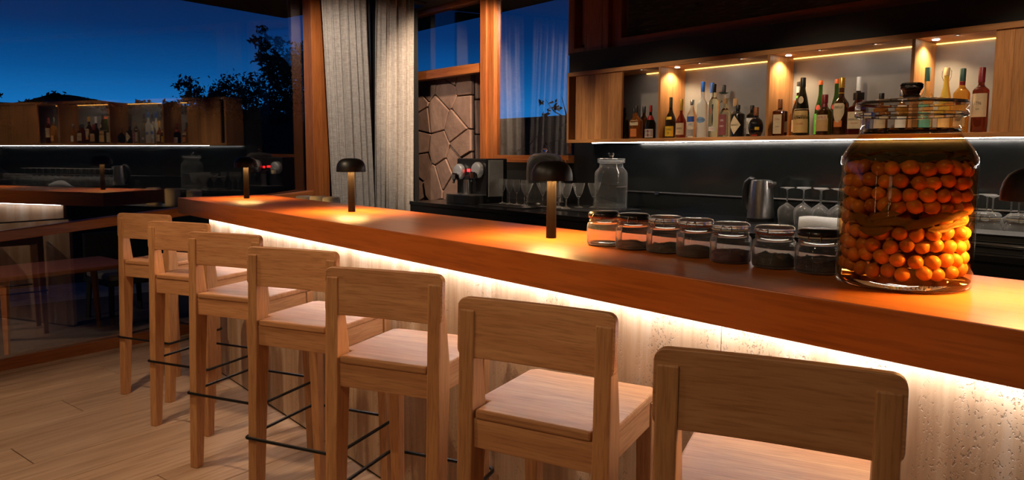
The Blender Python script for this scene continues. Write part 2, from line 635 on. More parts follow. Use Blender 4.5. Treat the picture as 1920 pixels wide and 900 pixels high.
# floor with planks that run along the window wall
floor = bobj('floor', (-8.2, 3.2, -3.4, 4.9, -0.12, -0.025), M['wall_dark'])
tag(floor, 'light wood plank floor in front of the bar', 'floor', kind='structure')
PW, PL = 0.28, 1.9
pm = None
bm = new_bm()
box(bm, 0.002, PW - 0.002, 0.002, PL - 0.002, -0.022, 0.0)
pmesh = mesh_from(bm, 'floor_plank', M['plank'])
for i in range(0, 20):
    off = (i * 0.73 + 0.35) % PL
    for k in range(-3, 3):
        s0 = k * PL + off - 0.6
        mid = wp(s0 + PL / 2, i * PW + PW / 2)
        if mid.y > 2.6 or mid.y < -2.2 or mid.x > 0.4:
            continue
        p = wp(s0, i * PW + 0.004)
        o = obj('plank', pmesh, None, floor, loc=(p.x, p.y, 0.0), rotz=WROT)
        m_ = o.modifiers.new('bevel', 'BEVEL')
        m_.width = 0.0015
        m_.segments = 1

bm = new_bm()
prism(bm, [(W0.x + WD.x * -3.8 - .08, W0.y + WD.y * -3.8), (3.2, -3.4), (3.2, 4.7), (-7.4, 4.7), (-7.4, 4.36), (W0.x + WD.x * 4.0 - .1, 4.36)], 'z', 2.95, 3.1)
ceil = obj('ceiling', bm, M['ceiling'])
tag(ceil, 'dark ceiling above the bar room', 'ceiling', kind='structure')
tag(bobj('wall_rear', (-8.2, 3.2, -3.4, -3.25, -0.025, 2.95), M['wall_dark']), 'dark rear wall behind the viewer', 'wall', kind='structure')
tag(bobj('wall_right', (3.05, 3.2, -3.25, 4.9, -0.025, 2.95), M['wall_dark']), 'dark wall at the far end of the bar', 'wall', kind='structure')
for a, b_, p, c, g in DOWN:
    bm = new_bm()
    lathe(bm, [(0.035, 0.0), (0.055, 0.0), (0.06, 0.004), (0.06, 0.02), (0.032, 0.02), (0.035, 0.0)], 20)
    o = obj('ceiling_downlight', bm, M['black_matte'], smooth=True, loc=(a[0], a[1], 2.93))
    k = len([x for x in COL.objects if x.name.startswith('ceiling_downlight')])
    where = ['above the curtain corner', 'above the rubble stone wall', 'above the far stools', 'above the middle stools',
             'above the nearest stools', 'before the coffee machine', 'before the left shelf door', 'before the middle of the shelf', 'before the right shelf door'][k - 1]
    tag(o, 'round black recessed downlight in the ceiling ' + where, 'downlight', 'recessed ceiling downlights')

# --- back wall pieces (black panelling around windows, shelf and counter)
bw = bobj('wall_back', (-5.72, 3.05, 4.53, 4.68, -0.025, 1.345), M['black'])
tag(bw, 'black lacquered lower back wall behind the counter', 'wall', kind='structure')
tag(bobj('wall_back_upper', (-4.49, 3.05, 4.53, 4.68, 1.345, 2.25), M['black']), 'black back wall panel behind the bottle shelf', 'wall', kind='structure')
tag(bobj('trim_1', (-4.36, 3.05, 4.33, 4.53, 2.07, 2.245), M['black_matte']), 'black band running above the bottle shelf', 'trim', kind='structure')

# --- back windows
def frame_piece(parent, name, dims, mat, bevel=0.004):
    return bobj(name, dims, mat, parent, bevel=bevel)

w2 = thing('window_2', 'tall orange wood framed window between stone wall and wood column', 'window', kind='structure')
frame_piece(w2, 'frame_post', (-5.695, -5.60, 4.44, 4.56, 1.0, 2.95), M['frame_z'])
frame_piece(w2, 'frame_stile', (-5.60, -5.505, 4.46, 4.54, 1.345, 2.95), M['frame_z'])
frame_piece(w2, 'sill', (-5.505, -4.49, 4.46, 4.56, 1.345, 1.412), M['frame_x'])
frame_piece(w2, 'sill_moulding', (-5.60, -4.49, 4.43, 4.46, 1.345, 1.372), M['frame_x'])
frame_piece(w2, 'frame_head', (-5.505, -4.49, 4.46, 4.54, 2.87, 2.95), M['frame_x'])
bobj('pane', (-5.505, -4.49, 4.50, 4.506, 1.412, 2.87), M['pane'], w2)

w3 = thing('window_3', 'short window above the rubble stone wall with wood transom', 'window', kind='structure')
frame_piece(w3, 'jamb', (-5.745, -5.697, 4.48, 4.58, 1.0, 2.22), M['frame_z'])
frame_piece(w3, 'transom', (-7.25, -5.697, 4.46, 4.56, 2.216, 2.305), M['frame_x'])
frame_piece(w3, 'frame_head', (-7.25, -5.697, 4.46, 4.56, 2.90, 2.95), M['frame_x'])
bobj('pane', (-7.25, -5.697, 4.50, 4.506, 2.305, 2.90), M['pane'], w3)

# wood column with a slot
cl = thing('wood_column', 'reddish wood column with a narrow slot beside the high window', 'column', (0, 0, 0))
for d in ((-4.488, -4.415, 4.44, 4.56, 2.25, 2.95), (-4.30, -4.105, 4.44, 4.56, 2.25, 2.95)):
    frame_piece(cl, 'board', d, M['frame_z'])
frame_piece(cl, 'board', (-4.415, -4.30, 4.44, 4.56, 2.25, 2.30), M['frame_x'])
frame_piece(cl, 'slot_backing', (-4.415, -4.30, 4.53, 4.56, 2.30, 2.95), M['black_matte'])
frame_piece(cl, 'slot_strip', (-4.375, -4.34, 4.49, 4.53, 2.33, 2.95), M['frame_z'])

w4 = thing('window_4', 'long dark high window above the bottle shelf', 'window', kind='structure')
frame_piece(w4, 'frame_stile', (-4.09, -4.03, 4.43, 4.56, 2.25, 2.95), M['frame_z'])
frame_piece(w4, 'frame_inner_stile', (-4.025, -3.925, 4.47, 4.55, 2.25, 2.95), M['frame_z'])
frame_piece(w4, 'bottom_rail', (-3.925, 3.05, 4.45, 4.55, 2.255, 2.33), M['frame_x'])
frame_piece(w4, 'top_rail', (-3.925, 3.05, 4.45, 4.55, 2.89, 2.95), M['frame_x'])
bobj('pane', (-3.925, 3.05, 4.50, 4.506, 2.33, 2.89), M['pane'], w4)

# --- rubble stone wall under the short window
def clip_poly(poly, px, py, nx, ny):
    """keep the side where (q - p).n <= 0"""
    outp = []
    for i in range(len(poly)):
        a, b = poly[i], poly[(i + 1) % len(poly)]
        da = (a[0] - px) * nx + (a[1] - py) * ny
        db = (b[0] - px) * nx + (b[1] - py) * ny
        if da <= 0:
            outp.append(a)
        if (da < 0 < db) or (db < 0 < da):
            t = da / (da - db)
            outp.append((a[0] + t * (b[0] - a[0]), a[1] + t * (b[1] - a[1])))
    return outp

def voronoi(seeds, rect, gap):
    x0, x1, y0, y1 = rect
    res = []
    for i, s in enumerate(seeds):
        poly = [(x0, y0), (x1, y0), (x1, y1), (x0, y1)]
        for j, t in enumerate(seeds):
            if i == j:
                continue
            dx, dy = t[0] - s[0], t[1] - s[1]
            d = math.hypot(dx, dy)
            nx, ny = dx / d, dy / d
            poly = clip_poly(poly, (s[0] + t[0]) / 2 - nx * gap, (s[1] + t[1]) / 2 - ny * gap, nx, ny)
            if len(poly) < 3:
                break
        if len(poly) >= 3:
            res.append(poly)
    return res

sw = bobj('wall_stone', (-7.25, -6.10, 4.66, 4.80, -0.025, 2.35), M['mortar'])
tag(sw, 'warm lit rubble stone wall beside the linen curtain', 'wall', kind='structure')
S0 = [(85, 320), (60, 385), (165, 345), (178, 291), (225, 320), (130, 440), (72, 460), (225, 430), (200, 492), (65, 540),
      (140, 570), (215, 555), (70, 640), (48, 735), (112, 705), (160, 660), (190, 620), (232, 640), (190, 715), (238, 720)]
seeds = []
for u, v in S0:       # stone centres, laid out over the 1.1 m x 1.3 m patch of wall
    seeds.append((-7.19 + (u - 32) / 215.0 * 1.11, 2.30 - (v - 278) / 480.0 * 1.35))
seeds += [(-7.0, 0.75), (-6.7, 0.7), (-6.35, 0.78), (-6.95, 0.35), (-6.5, 0.3), (-6.2, 0.4)]
for poly in voronoi(seeds, (-7.23, -6.075, 0.0, 2.34), 0.007):
    bm = new_bm()
    pr = 4.615 + random.uniform(-0.012, 0.012)
    prism(bm, poly, 'y', pr, 4.665)
    obj('stone', bm, M['stone'], sw, bevel=0.008, segs=2)
for z0, z1, d in ((0.0, 0.62, 4.9), (0.63, 1.02, 4.86), (1.03, 1.30, 4.88), (1.31, 1.62, 4.9), (1.63, 1.98, 4.85), (1.99, 2.33, 4.9)):
    bm = new_bm()
    prism(bm, [(4.69, z0), (d, z0 + random.uniform(0, .04)), (d + .02, z1), (4.675, z1 - random.uniform(0, .04))], 'x', -6.10, -6.06)
    obj('stone', bm, M['stone'], sw, bevel=0.008)

# --- left window wall
def wall_piece(parent, name, s0, s1, o0, o1, z0, z1, mat, bevel=0.004, slope=0.0):
    bm = new_bm()
    L = s1 - s0
    prism(bm, [(0, z0), (L, z0 + slope * L), (L, z1 + slope * L), (0, z1)], 'x', o0, o1)
    p = wp(s0)
    return obj(name, bm, mat, parent, bevel=bevel, loc=(p.x, p.y, 0), rotz=WROT)

w1 = thing('window_1', 'large dark window wall with orange wood rails reflecting the bar', 'window', kind='structure')
wall_piece(w1, 'bottom_rail', -3.2, 2.50, -0.09, 0.0, 0.0, 0.100, M['frame_y'])
wall_piece(w1, 'skirting', -3.2, 2.50, 0.0, 0.018, 0.0, 0.022, M['plank'], 0.002)
wall_piece(w1, 'rail', -0.02, 2.48, -0.085, 0.005, 0.849, 0.917, M['frame_y'], 0.006, slope=0.0700)
wall_piece(w1, 'rail', -3.2, -0.10, -0.085, 0.005, 0.845, 0.913, M['frame_y'], 0.006)
wall_piece(w1, 'mullion', -0.10, -0.02, -0.10, 0.01, 0.0, 2.95, M['frame_z'])
wall_piece(w1, 'corner_post', 2.475, 2.575, -0.10, 0.02, 0.0, 2.95, M['frame_z'])
wall_piece(w1, 'corner_post', 2.58, 2.66, -0.07, 0.0, 0.0, 2.95, M['frame_z'])
def pane_piece(s0, s1, z0, z1):
    o = wall_piece(w1, 'pane', s0, s1, -0.003, 0.003, z0, z1, M['pane'], 0)
    tw = math.radians(3.2 if z0 > .5 else 2.0)
    mid = wp((s0 + s1) / 2, -0.045)
    d = Vector((-math.sin(WROT + tw), math.cos(WROT + tw), 0))
    q = mid - d * ((s1 - s0) / 2)
    o.location = (q.x, q.y, 0)
    o.rotation_euler = (0, 0, WROT + tw)
    return o
pane_piece(-0.02, 2.475, 0.98, 2.95)
pane_piece(-0.02, 2.475, 0.09, 0.97)
wall_piece(w1, 'pane', -3.2, -0.10, -0.048, -0.042, 0.09, 2.95, M['pane'], 0)
# dark corner behind the curtains
o = wall_piece(None, 'wall_corner', 2.70, 3.86, -0.20, -0.14, -0.025, 2.95, M['black_matte'], 0)
tag(o, 'black corner wall behind the curtains', 'wall', kind='structure')
tag(bobj('wall_jog', (-7.4, -6.75, 4.36, 4.42, -0.025, 2.95), M['black_matte']), 'black return wall at the curtain corner', 'wall', kind='structure')
bm = new_bm()
q = wp(3.16, -0.03)
lathe(bm, [(0, 0), (0.03, 0), (0.03, 2.95), (0, 2.95)], 20, center=(q.x, q.y))
tag(obj('steel_post', bm, plain('grey_steel', (0.16, 0.16, 0.17), 0.4, 0.5), smooth=True), 'slim grey steel post between the two curtain panels', 'post')

# ================================================================ outdoors
tag(bobj('terrace_floor', (-9.5, -5.72, -4, 3.2, -0.14, -0.06), M['terrace']), 'dim stone terrace outside the window', 'terrace', kind='structure')
bm = new_bm()
box(bm, -400, 60, -250, 400, -0.5, -0.15)
tag(obj('garden_ground', bm, M['ground']), 'dark garden ground at night', 'ground', kind='structure')

# eaves
bm = new_bm()
prism(bm, [(-6.2, 2.76), (2.9, 2.76), (2.9, 3.0), (-6.2, 3.0)], 'x', -0.95, -0.15)
p = wp(0)
tag(obj('eave_trim', bm, M['soffit'], loc=(p.x, p.y, 0), rotz=WROT), 'dark roof eave outside the large window', 'eave', kind='structure')
tag(bobj('eave_trim_back', (-9.0, 3.2, 4.72, 5.35, 3.0, 3.2), M['soffit']), 'dark roof eave outside the back windows', 'eave', kind='structure')

# reed pergola roof seen through the long high window
def reed_mat():
    m, n, out = mat_new('reed_thatch')
    b = N(n, 'ShaderNodeBsdfPrincipled')
    g = N(n, 'ShaderNodeNewGeometry')
    mp = N(n, 'ShaderNodeMapping')
    mp.inputs['Scale'].default_value = (3, 14, 26)
    mp.inputs['Rotation'].default_value = (0.3, 0.5, 0.2)
    n.links.new(g.outputs['Position'], mp.inputs['Vector'])
    n1 = N(n, 'ShaderNodeTexNoise')
    n1.inputs['Scale'].default_value = 1.5
    n1.inputs['Detail'].default_value = 8
    n1.inputs['Distortion'].default_value = 2.0
    n.links.new(mp.outputs[0], n1.inputs['Vector'])
    r = N(n, 'ShaderNodeValToRGB')
    r.color_ramp.elements[0].position = 0.5
    r.color_ramp.elements[0].color = (0.02, 0.016, 0.011, 1)
    r.color_ramp.elements[1].position = 0.68
    r.color_ramp.elements[1].color = (0.10, 0.075, 0.05, 1)
    n.links.new(n1.outputs['Fac'], r.inputs[0])
    n.links.new(r.outputs[0], b.inputs['Base Color'])
    b.inputs['Roughness'].default_value = 0.9
    n.links.new(b.outputs[0], out.inputs[0])
    return m
bm = new_bm()
A_ = [bm.verts.new(p) for p in ((-4.12, 4.70, 3.0), (4.0, 4.70, 3.0), (4.0, 5.35, 2.0), (-4.8, 5.35, 2.0))]
B_ = [bm.verts.new(p) for p in ((-4.12, 4.78, 3.05), (4.0, 4.78, 3.05), (4.0, 5.43, 2.05), (-4.8, 5.43, 2.05))]
bm.faces.new(A_); bm.faces.new(B_[::-1])
for i_ in range(4):
    bm.faces.new((A_[i_], B_[i_], B_[(i_ + 1) % 4], A_[(i_ + 1) % 4]))
tag(obj('reed_roof', bm, reed_mat()), 'dark reed thatch roof outside the long high window', 'roof')

# garden wall seen through the tall window
gw = bobj('garden_wall', (-11.5, 7.0, 8.3, 8.7, -0.15, 2.02), M['mortar'])
tag(gw, 'dark stone garden wall outside the tall window', 'wall')
sd = [(random.uniform(-11.4, -6.0), random.uniform(-0.1, 2.0)) for _ in range(70)]
for poly in voronoi(sd, (-11.5, -5.9, -0.1, 2.04), 0.012):
    bm = new_bm()
    prism(bm, poly, 'y', 8.26 + random.uniform(-0.02, 0.02), 8.31)
    obj('stone', bm, M['stone_dark'], gw)

def ridge(name, dist, az0, az1, prof, label):
    bm = new_bm()
    n = len(prof)
    lo, hi, bk = [], [], []
    for i, e in enumerate(prof):
        a = math.radians(az0 + (az1 - az0) * i / (n - 1))
        c, s = math.cos(a), math.sin(a)
        lo.append(bm.verts.new((dist * c, dist * s, -5)))
        hi.append(bm.verts.new((dist * c, dist * s, 1.42 + dist * math.tan(math.radians(e)))))
        bk.append(bm.verts.new((dist * 1.3 * c, dist * 1.3 * s, -5)))
    for i in range(n - 1):
        bm.faces.new((lo[i], lo[i + 1], hi[i + 1], hi[i]))
        bm.faces.new((hi[i], hi[i + 1], bk[i + 1], bk[i]))
    return tag(obj(name, bm, M['hill'], smooth='all'), label, 'hill')
ridge('mountain', 420, 182, 161.5,
      [2.2, 2.3, 2.4, 2.5, 2.6, 2.7, 2.75, 2.8, 2.9, 2.95, 3.0, 3.05, 3.1, 3.15, 3.2, 3.32, 3.55, 3.74, 3.82, 3.83, 3.76, 3.64, 3.54, 3.47, 3.42, 3.40, 3.45, 3.52, 3.46, 3.36, 3.2, 3.0, 2.8, 2.5, 2.3], 'dark flat topped mountain on the dusk horizon outside the large window')

def foliage(parent, name, blobs, n, size, mat):
    verts, faces = [], []
    rnd = random.Random(len(blobs) * 13 + n)
    tot = sum(b[3] * b[4] * b[5] for b in blobs)
    for bx_ in blobs:
        x, y, z, rx, ry, rz = bx_
        k = max(20, int(n * (rx * ry * rz) / tot))
        twigs = [(rnd.gauss(0, 0.5), rnd.gauss(0, 0.5), rnd.gauss(0, 0.5)) for _ in range(max(6, k // 40))]
        for _ in range(k):
            t = rnd.choice(twigs)
            c = Vector((x + rx * (t[0] + rnd.gauss(0, .14)), y + ry * (t[1] + rnd.gauss(0, .14)), z + rz * (t[2] + rnd.gauss(0, .14))))
            a = Vector((rnd.gauss(0, 1), rnd.gauss(0, 1), rnd.gauss(0, 1))).normalized()
            b = a.cross(Vector((rnd.gauss(0, 1), rnd.gauss(0, 1), rnd.gauss(0, 1)))).normalized()
            s = size * rnd.uniform(.6, 1.4)
            i = len(verts)
            verts += [c - a * s, c + b * s * .45, c + a * s, c - b * s * .45]
            faces.append((i, i + 1, i + 2, i + 3))
    me = bpy.data.meshes.new(name)
    me.from_pydata([tuple(v) for v in verts], [], faces)
    me.materials.append(mat)
    o = bpy.data.objects.new(name, me)
    COL.objects.link(o)
    o.parent = parent
    return tag(o, kind='stuff')

def tree(name, label, base, limbs, blobs, n, size, group=None):
    t = thing(name, label, 'tree', base, 0, group)
    for path, r in limbs:
        bm = new_bm()
        tube(bm, path, r, 6, taper=[1 - 0.8 * i / (len(path) - 1) for i in range(len(path))])
        obj('trunk' if r >= 0.07 else 'branch', bm, M['bark'], t, smooth=True)
    foliage(t, 'foliage', blobs, n, size, M['leafdark'])
    return t

# spreading tree left of the corner post, 14 m away; its local frame: depth along +-x
tree('garden_tree', 'dark leafy spreading tree against blue sky in the large window', (-13.2, 4.45, -0.15),
     [([(0, 0, 0), (0.05, 0, 0.9), (0.0, 0.1, 1.6), (0.1, 0.2, 2.3)], 0.10),
      ([(0, 0.1, 1.4), (0, -0.3, 1.9), (0.0, -0.7, 2.3)], 0.035),
      ([(0, 0.1, 1.6), (0, 0.5, 2.0), (0.0, 0.9, 2.5)], 0.035)],
     [(0, -0.25, 2.25, .8, .55, .42), (0, -0.75, 2.15, .6, .38, .28), (0, 0.25, 2.35, .8, .55, .45), (0, 0.0, 2.65, .5, .42, .28),
      (0, -0.45, 2.6, .4, .22, .22), (0, 0.6, 2.2, .8, .5, .5), (0, 0, 1.8, .9, .9, .4), (0, -.6, 1.85, .9, .55, .3), (0, .7, 1.75, .9, .6, .4), (0, .9, 2.3, .7, .4, .4)], 15000, 0.036)
T2 = 1.36        # this one stands farther off
tz = lambda z: 1.57 + (z - 1.57) * T2
tree('garden_tree', 'tall dark weeping tree beside the wooden corner post outside', (-12.4 * T2, 5.6 * T2, -0.15),
     [([(x * T2, y * T2, max(0, tz(z))) for x, y, z in P], r * T2) for P, r in
      (([(0, 0, 0), (0.0, 0.05, 1.2), (0.05, 0, 2.4), (0, 0.1, 3.3)], 0.12), ([(0, 0, 2.2), (0, -.4, 2.8), (0, -.7, 3.1)], 0.04))],
     [(x * T2, y * T2, tz(z), a * T2, b * T2, c * T2) for x, y, z, a, b, c in
      ((0, 0.1, 3.1, .8, .5, .45), (0, -0.25, 2.7, .7, .4, .5), (0, 0.35, 2.5, .8, .45, .6), (0, 0.0, 2.1, .9, .6, .5), (0, -.5, 3.35, .5, .3, .25), (0, .2, 1.7, .8, .8, .5),
       (0, -0.45, 3.0, .4, .16, .6))], 13000, 0.055)
tree('garden_shrub', 'small leafy shrub at the left edge of the large window', (-9.9, 0.80, -0.15),
     [([(0, 0, 0), (0, 0.05, 1.0), (0, 0, 1.9)], 0.03)], [(0, 0, 1.95, .3, .22, .24), (0, -.1, 1.6, .4, .3, .4)], 900, 0.035)
tree('bare_tree', 'nearly bare dark tree above the garden wall in the tall window', (-9.2, 9.3, -0.15),
     [([(0, 0, 0), (0.05, 0, 1.5), (0.1, 0, 2.3), (.22, 0, 2.95)], 0.06), ([(.06, 0, 1.9), (.3, 0, 2.3), (.42, 0, 2.8), (.4, 0, 3.2)], 0.03), ([(.03, 0, 1.8), (-.2, 0, 2.2), (-.35, 0, 2.6)], 0.025),
      ([(.1, 0, 2.3), (.0, 0, 2.7), (-.08, 0, 3.1)], 0.02), ([(.3, 0, 2.3), (.6, 0, 2.6), (.7, 0, 3.1)], 0.02), ([(-.2, 0, 2.2), (-.55, 0, 2.35), (-.8, 0, 2.6)], 0.015), ([(.42, 0, 2.8), (.58, 0, 3.1), (.6, 0, 3.4)], 0.015)],
     [(.3, 0, 2.9, .3, .3, .3), (-.6, 0, 2.45, .25, .2, .15), (.55, 0, 2.9, .2, .2, .4)], 420, 0.05)
tree('distant_tree', 'small distant tree against blue sky in the short window', (-15.8, 10.3, -0.15),
     [([(0, 0, 0), (0, 0, 2), (0, 0, 3.3)], 0.07)], [(0, 0, 3.25, .25, .25, .25)], 700, 0.06)
hd = thing('hedge', 'long dark garden hedge beyond the terrace', 'hedge', (0, 0, 0))
bm = new_bm()
prism(bm, [(-10.9, -6), (-10.5, -6), (-10.9, 8.0), (-11.3, 8.0)], 'z', -0.15, 2.02)
obj('hedge_core', bm, M['leafdark'], hd)
foliage(hd, 'foliage', [(-10.85, y * 0.5, 1.98, .25, .45, .14) for y in range(-6, 16)], 9000, 0.04, M['leafdark'])

block_hedge = thing('hedge', 'dark hedge added out of view to block reflected sky', 'hedge', (0, 0, 0))
bobj('hedge_core', (-6.0, 7.0, 9.0, 9.5, -0.15, 2.9), M['leafdark'], block_hedge)  # unseen hedge, added to keep sky out of the large window's reflection
foliage(block_hedge, 'foliage', [(-5.8 + .8 * k, 9.2, 2.85, .6, .25, .16) for k in range(16)], 3000, 0.05, M['leafdark'])
# added wall lamp out of view, brightens the terrace behind the lower glass
wl = thing('added_wall_lamp', 'small black wall lamp added out of view to light the terrace', 'lamp', tuple(wp(-2.2, -.16, 2.1)), WROT)
bobj('back_plate', (-.01, .01, -.05, .05, -.08, .08), M['black_matte'], wl)
bm = new_bm(); lathe(bm, [(0, .10), (.045, .10), (.045, -.02), (.042, -.02), (.042, .095), (0, .095)], 20, center=(-.06, 0)); obj('shade', bm, M['black_matte'], wl, smooth=True)
lo_ = spot('terrace_fill', tuple(wp(-2.2, -.22, 2.12)), tuple(wp(0.35, -.6, 0)), 420, WARM, 58)
# terrace table and chair
tt = thing('terrace_table', 'low wooden table on the terrace behind the lower glass', 'table', (0, 0, 0))
tw_ = lambda s, o, z: tuple(wp(s, o, z))
bm = new_bm(); box(bm, 0.0, 0.62, 0.0, 0.95, 0.535, 0.565)
tp = obj('tabletop', bm, M['frame_y'], tt, bevel=0.004, loc=tuple(wp(0.12, -1.02)), rotz=WROT)
for lx, ly, dx, dy in ((0.56, 0.08, .03, -.02), (0.56, 0.87, .03, .04), (0.06, 0.08, -.03, -.02), (0.06, 0.87, -.03, .04)):
    bm = new_bm()
    tube(bm, [(lx + dx, ly + dy, -0.06), (lx, ly, 0.535)], 0.03, 4, taper=[.6, 1.0])
    obj('leg', bm, M['frame_z'], tt, loc=tuple(wp(0.12, -1.02)), rotz=WROT)
tcn = thing('terrace_chair', 'dark low terrace chair with a grey seat cushion', 'chair', tuple(wp(1.35, -1.2, -0.06)), WROT)
bm = new_bm(); box(bm, -0.25, 0.25, -0.25, 0.25, 0.36, 0.40); obj('seat', bm, M['black_matte'], tcn, bevel=0.01)
bm = new_bm(); box(bm, -0.23, 0.23, -0.23, 0.23, 0.40, 0.46); obj('cushion', bm, plain('grey_cushion', (0.16, 0.15, 0.14), .9), tcn, bevel=0.02)
for sx in (-1, 1):
    for sy in (-1, 1):
        bm = new_bm(); tube(bm, [(sx * .23, sy * .23, 0), (sx * .21, sy * .21, 0.37)], 0.022, 6); obj('leg', bm, M['black_matte'], tcn)
bm = new_bm(); box(bm, -0.25, -0.21, -0.24, 0.24, 0.55, 0.78); obj('backrest', bm, M['black_matte'], tcn, bevel=0.01)
for sy in (-1, 1):
    bm = new_bm(); box(bm, -0.245, -0.215, sy * .22 - .02, sy * .22 + .02, 0.40, 0.56); obj('back_post', bm, M['black_matte'], tcn)

# ================================================================ bar counter
bar = thing('bar_counter', 'long bar with thick orange wood top and glowing travertine front', 'bar counter', (0, 0, 0))
bobj('countertop', (-5.345, 1.6, YF, YB, ZB0, ZB1), M['bar_wood'], bar, bevel=0.003)
xs = [-4.86, -3.90, -2.95, -1.99, -1.029, -0.07, 0.89, 1.55]
for a, b_ in zip(xs[:-1], xs[1:]):
    bobj('front_panel', (a + 0.001, b_ - 0.001, YP, YP + 0.03, 0.012, ZB0), M['travertine'], bar, bevel=0.0015)
bobj('end_panel', (-4.86, -4.83, YP + 0.031, 2.06, 0.012, ZB0), M['black_matte'], bar)
bobj('carcass', (-4.829, 1.55, YP + 0.031, 2.06, 0.012, ZB0), M['black_matte'], bar)
bobj('plinth', (-4.85, 1.55, YP + 0.006, 2.05, 0.0, 0.012), M['wall_dark'], bar)
bobj('led_strip', (-4.86, 1.55, 1.535, 1.547, ZB0 - 0.004, ZB0 - 0.0005), M['led_bar'], bar)

# ================================================================ bar stools
def make_stool():
    t = thing('bar_stool', '', 'stool', (0, 0, 0))
    top = 1.0726
    yr = lambda z: -0.180 - 0.040 * (1 - z / top)
    for s in (-1, 1):
        bm = new_bm()
        zt = 1.044
        prism(bm, [(yr(0), 0), (yr(0) + .040, 0), (yr(.70) + .070, .70), (yr(.80) + .068, .80), (yr(zt) + .024, zt), (yr(zt), zt)],
              'x', s * 0.178 - 0.021, s * 0.178 + 0.021)
        obj('rear_leg', bm, M['oak_z'], t, bevel=0.004)
        bm = new_bm()
        x, y = s * 0.168, 0.165
        v = []
        for (hw, z, dy) in ((.016, 0, .012), (.0225, .774, 0)):
            v.append([bm.verts.new((x + a * hw, y + dy + b * hw, z)) for a, b in ((-1, -1), (1, -1), (1, 1), (-1, 1))])
        bm.faces.new(v[0][::-1]); bm.faces.new(v[1])
        for i in range(4):
            j = (i + 1) % 4
            bm.faces.new((v[0][i], v[0][j], v[1][j], v[1][i]))
        obj('front_leg', bm, M['oak_z'], t, bevel=0.003)
    # backrest board, gently curved, rounded corners
    z0, z1, hw, rc = 0.926, top, 0.204, 0.022
    out = []
    for cx, cz, a0 in ((hw - rc, z1 - rc, 0), (-hw + rc, z1 - rc, 90), (-hw + rc, z0 + rc, 180), (hw - rc, z0 + rc, 270)):
        for k in range(6):
            a = math.radians(a0 + 18 * k)
            out.append((cx + rc * math.cos(a), cz + rc * math.sin(a)))
    bm = new_bm()
    # slice the outline into vertical strips so that the board can bend
    cols = [-hw + 2 * hw * i / 16 for i in range(17)]
    def zr(x):
        d = hw - abs(x)
        e = rc - math.sqrt(max(0.0, rc * rc - (rc - d) ** 2)) if d < rc else 0.0
        return z0 + e, z1 - e
    cols = sorted(set(cols + [-hw + rc * k for k in (.1, .3, .6, 1)] + [hw - rc * k for k in (.1, .3, .6, 1)]))
    ring = []
    for x in cols:
        a, b = zr(x)
        cv = -0.010 * (x / hw) ** 2
        yc = lambda z: yr(z) + 0.022 + cv
        ring.append([bm.verts.new((x, yc(a) - .011, a)), bm.verts.new((x, yc(a) + .011, a)),
                     bm.verts.new((x, yc(b) + .011, b)), bm.verts.new((x, yc(b) - .011, b))])
    for A, Bv in zip(ring[:-1], ring[1:]):
        for i in range(4):
            j = (i + 1) % 4
            bm.faces.new((A[i], A[j], Bv[j], Bv[i]))
    bm.faces.new(ring[0]); bm.faces.new(ring[-1])
    obj('backrest', bm, M['oak_x'], t, smooth=True, bevel=0.005)
    # seat with notches around the rear legs
    bm = new_bm()
    y0, y1, xs_ = -0.186, 0.200, 0.190
    n0 = 0.152
    yn = -0.118
    prism(bm, [(-n0, y0), (n0, y0), (n0, yn), (xs_, yn), (xs_, y1 - .02), (xs_ - .02, y1), (-xs_ + .02, y1), (-xs_, y1 - .02), (-xs_, yn), (-n0, yn)], 'z', 0.776, 0.80)
    obj('seat', bm, M['oak_x'], t, bevel=0.006)
    bm = new_bm(); box(bm, -.157, .157, -0.182, -0.158, 0.702, 0.776); obj('rear_apron', bm, M['oak_x'], t, bevel=0.002)
    bm = new_bm(); box(bm, -.1455, .1455, 0.155, 0.177, 0.715, 0.776); obj('front_apron', bm, M['oak_x'], t, bevel=0.002)
    for s in (-1, 1):
        bm = new_bm(); box(bm, min(s * .162, s * .184), max(s * .162, s * .184), -0.122, 0.1425, 0.710, 0.776); obj('side_apron', bm, M['oak_y'], t, bevel=0.002)
    # steel foot rail all round
    hx, ya, yb, r = 0.206, yr(.345) - .007, 0.198, 0.03
    path = []
    for cx, cy, a0, rr in ((hx - r, yb - r, 0, r), (-hx + r, yb - r, 90, r), (-hx + .014, ya + .014, 180, .014), (hx - .014, ya + .014, 270, .014)):
        for k in range(6):
            a = math.radians(a0 + 18 * k)
            path.append((cx + rr * math.cos(a), cy + rr * math.sin(a), 0.345))
    bm = new_bm()
    tube(bm, path, 0.0065, 8, closed=True)
    obj('foot_rail', bm, M['metal_black'], t, smooth=True)
    return t

st0 = make_stool()
SPOTS = [(-4.721, 1.002, 27), (-4.067, 1.002, 27), (-3.402, 1.001, 27), (-2.716, 1.009, 26.5), (-2.075, 1.012, 27), (-1.431, 1.048, 21), (-0.824, 1.042, 25)]
WHICH = ['farthest from the viewer, beside the window', 'second from the window', 'third from the window', 'fourth, middle of the row',
         'fifth from the window, third nearest', 'sixth from the window, second nearest', 'nearest of the row, cut by the frame']
for i, (x, y, a) in enumerate(SPOTS):
    s = st0 if i == 0 else copy_tree(st0)
    an = math.radians(a)
    lx, ly = -0.204, -0.178
    s.location = (x - (lx * math.cos(an) - ly * math.sin(an)), y - (lx * math.sin(an) + ly * math.cos(an)), 0)
    s.rotation_euler = (0, 0, an)
    tag(s, 'light oak bar stool, ' + WHICH[i], 'stool', 'oak bar stools along the counter')

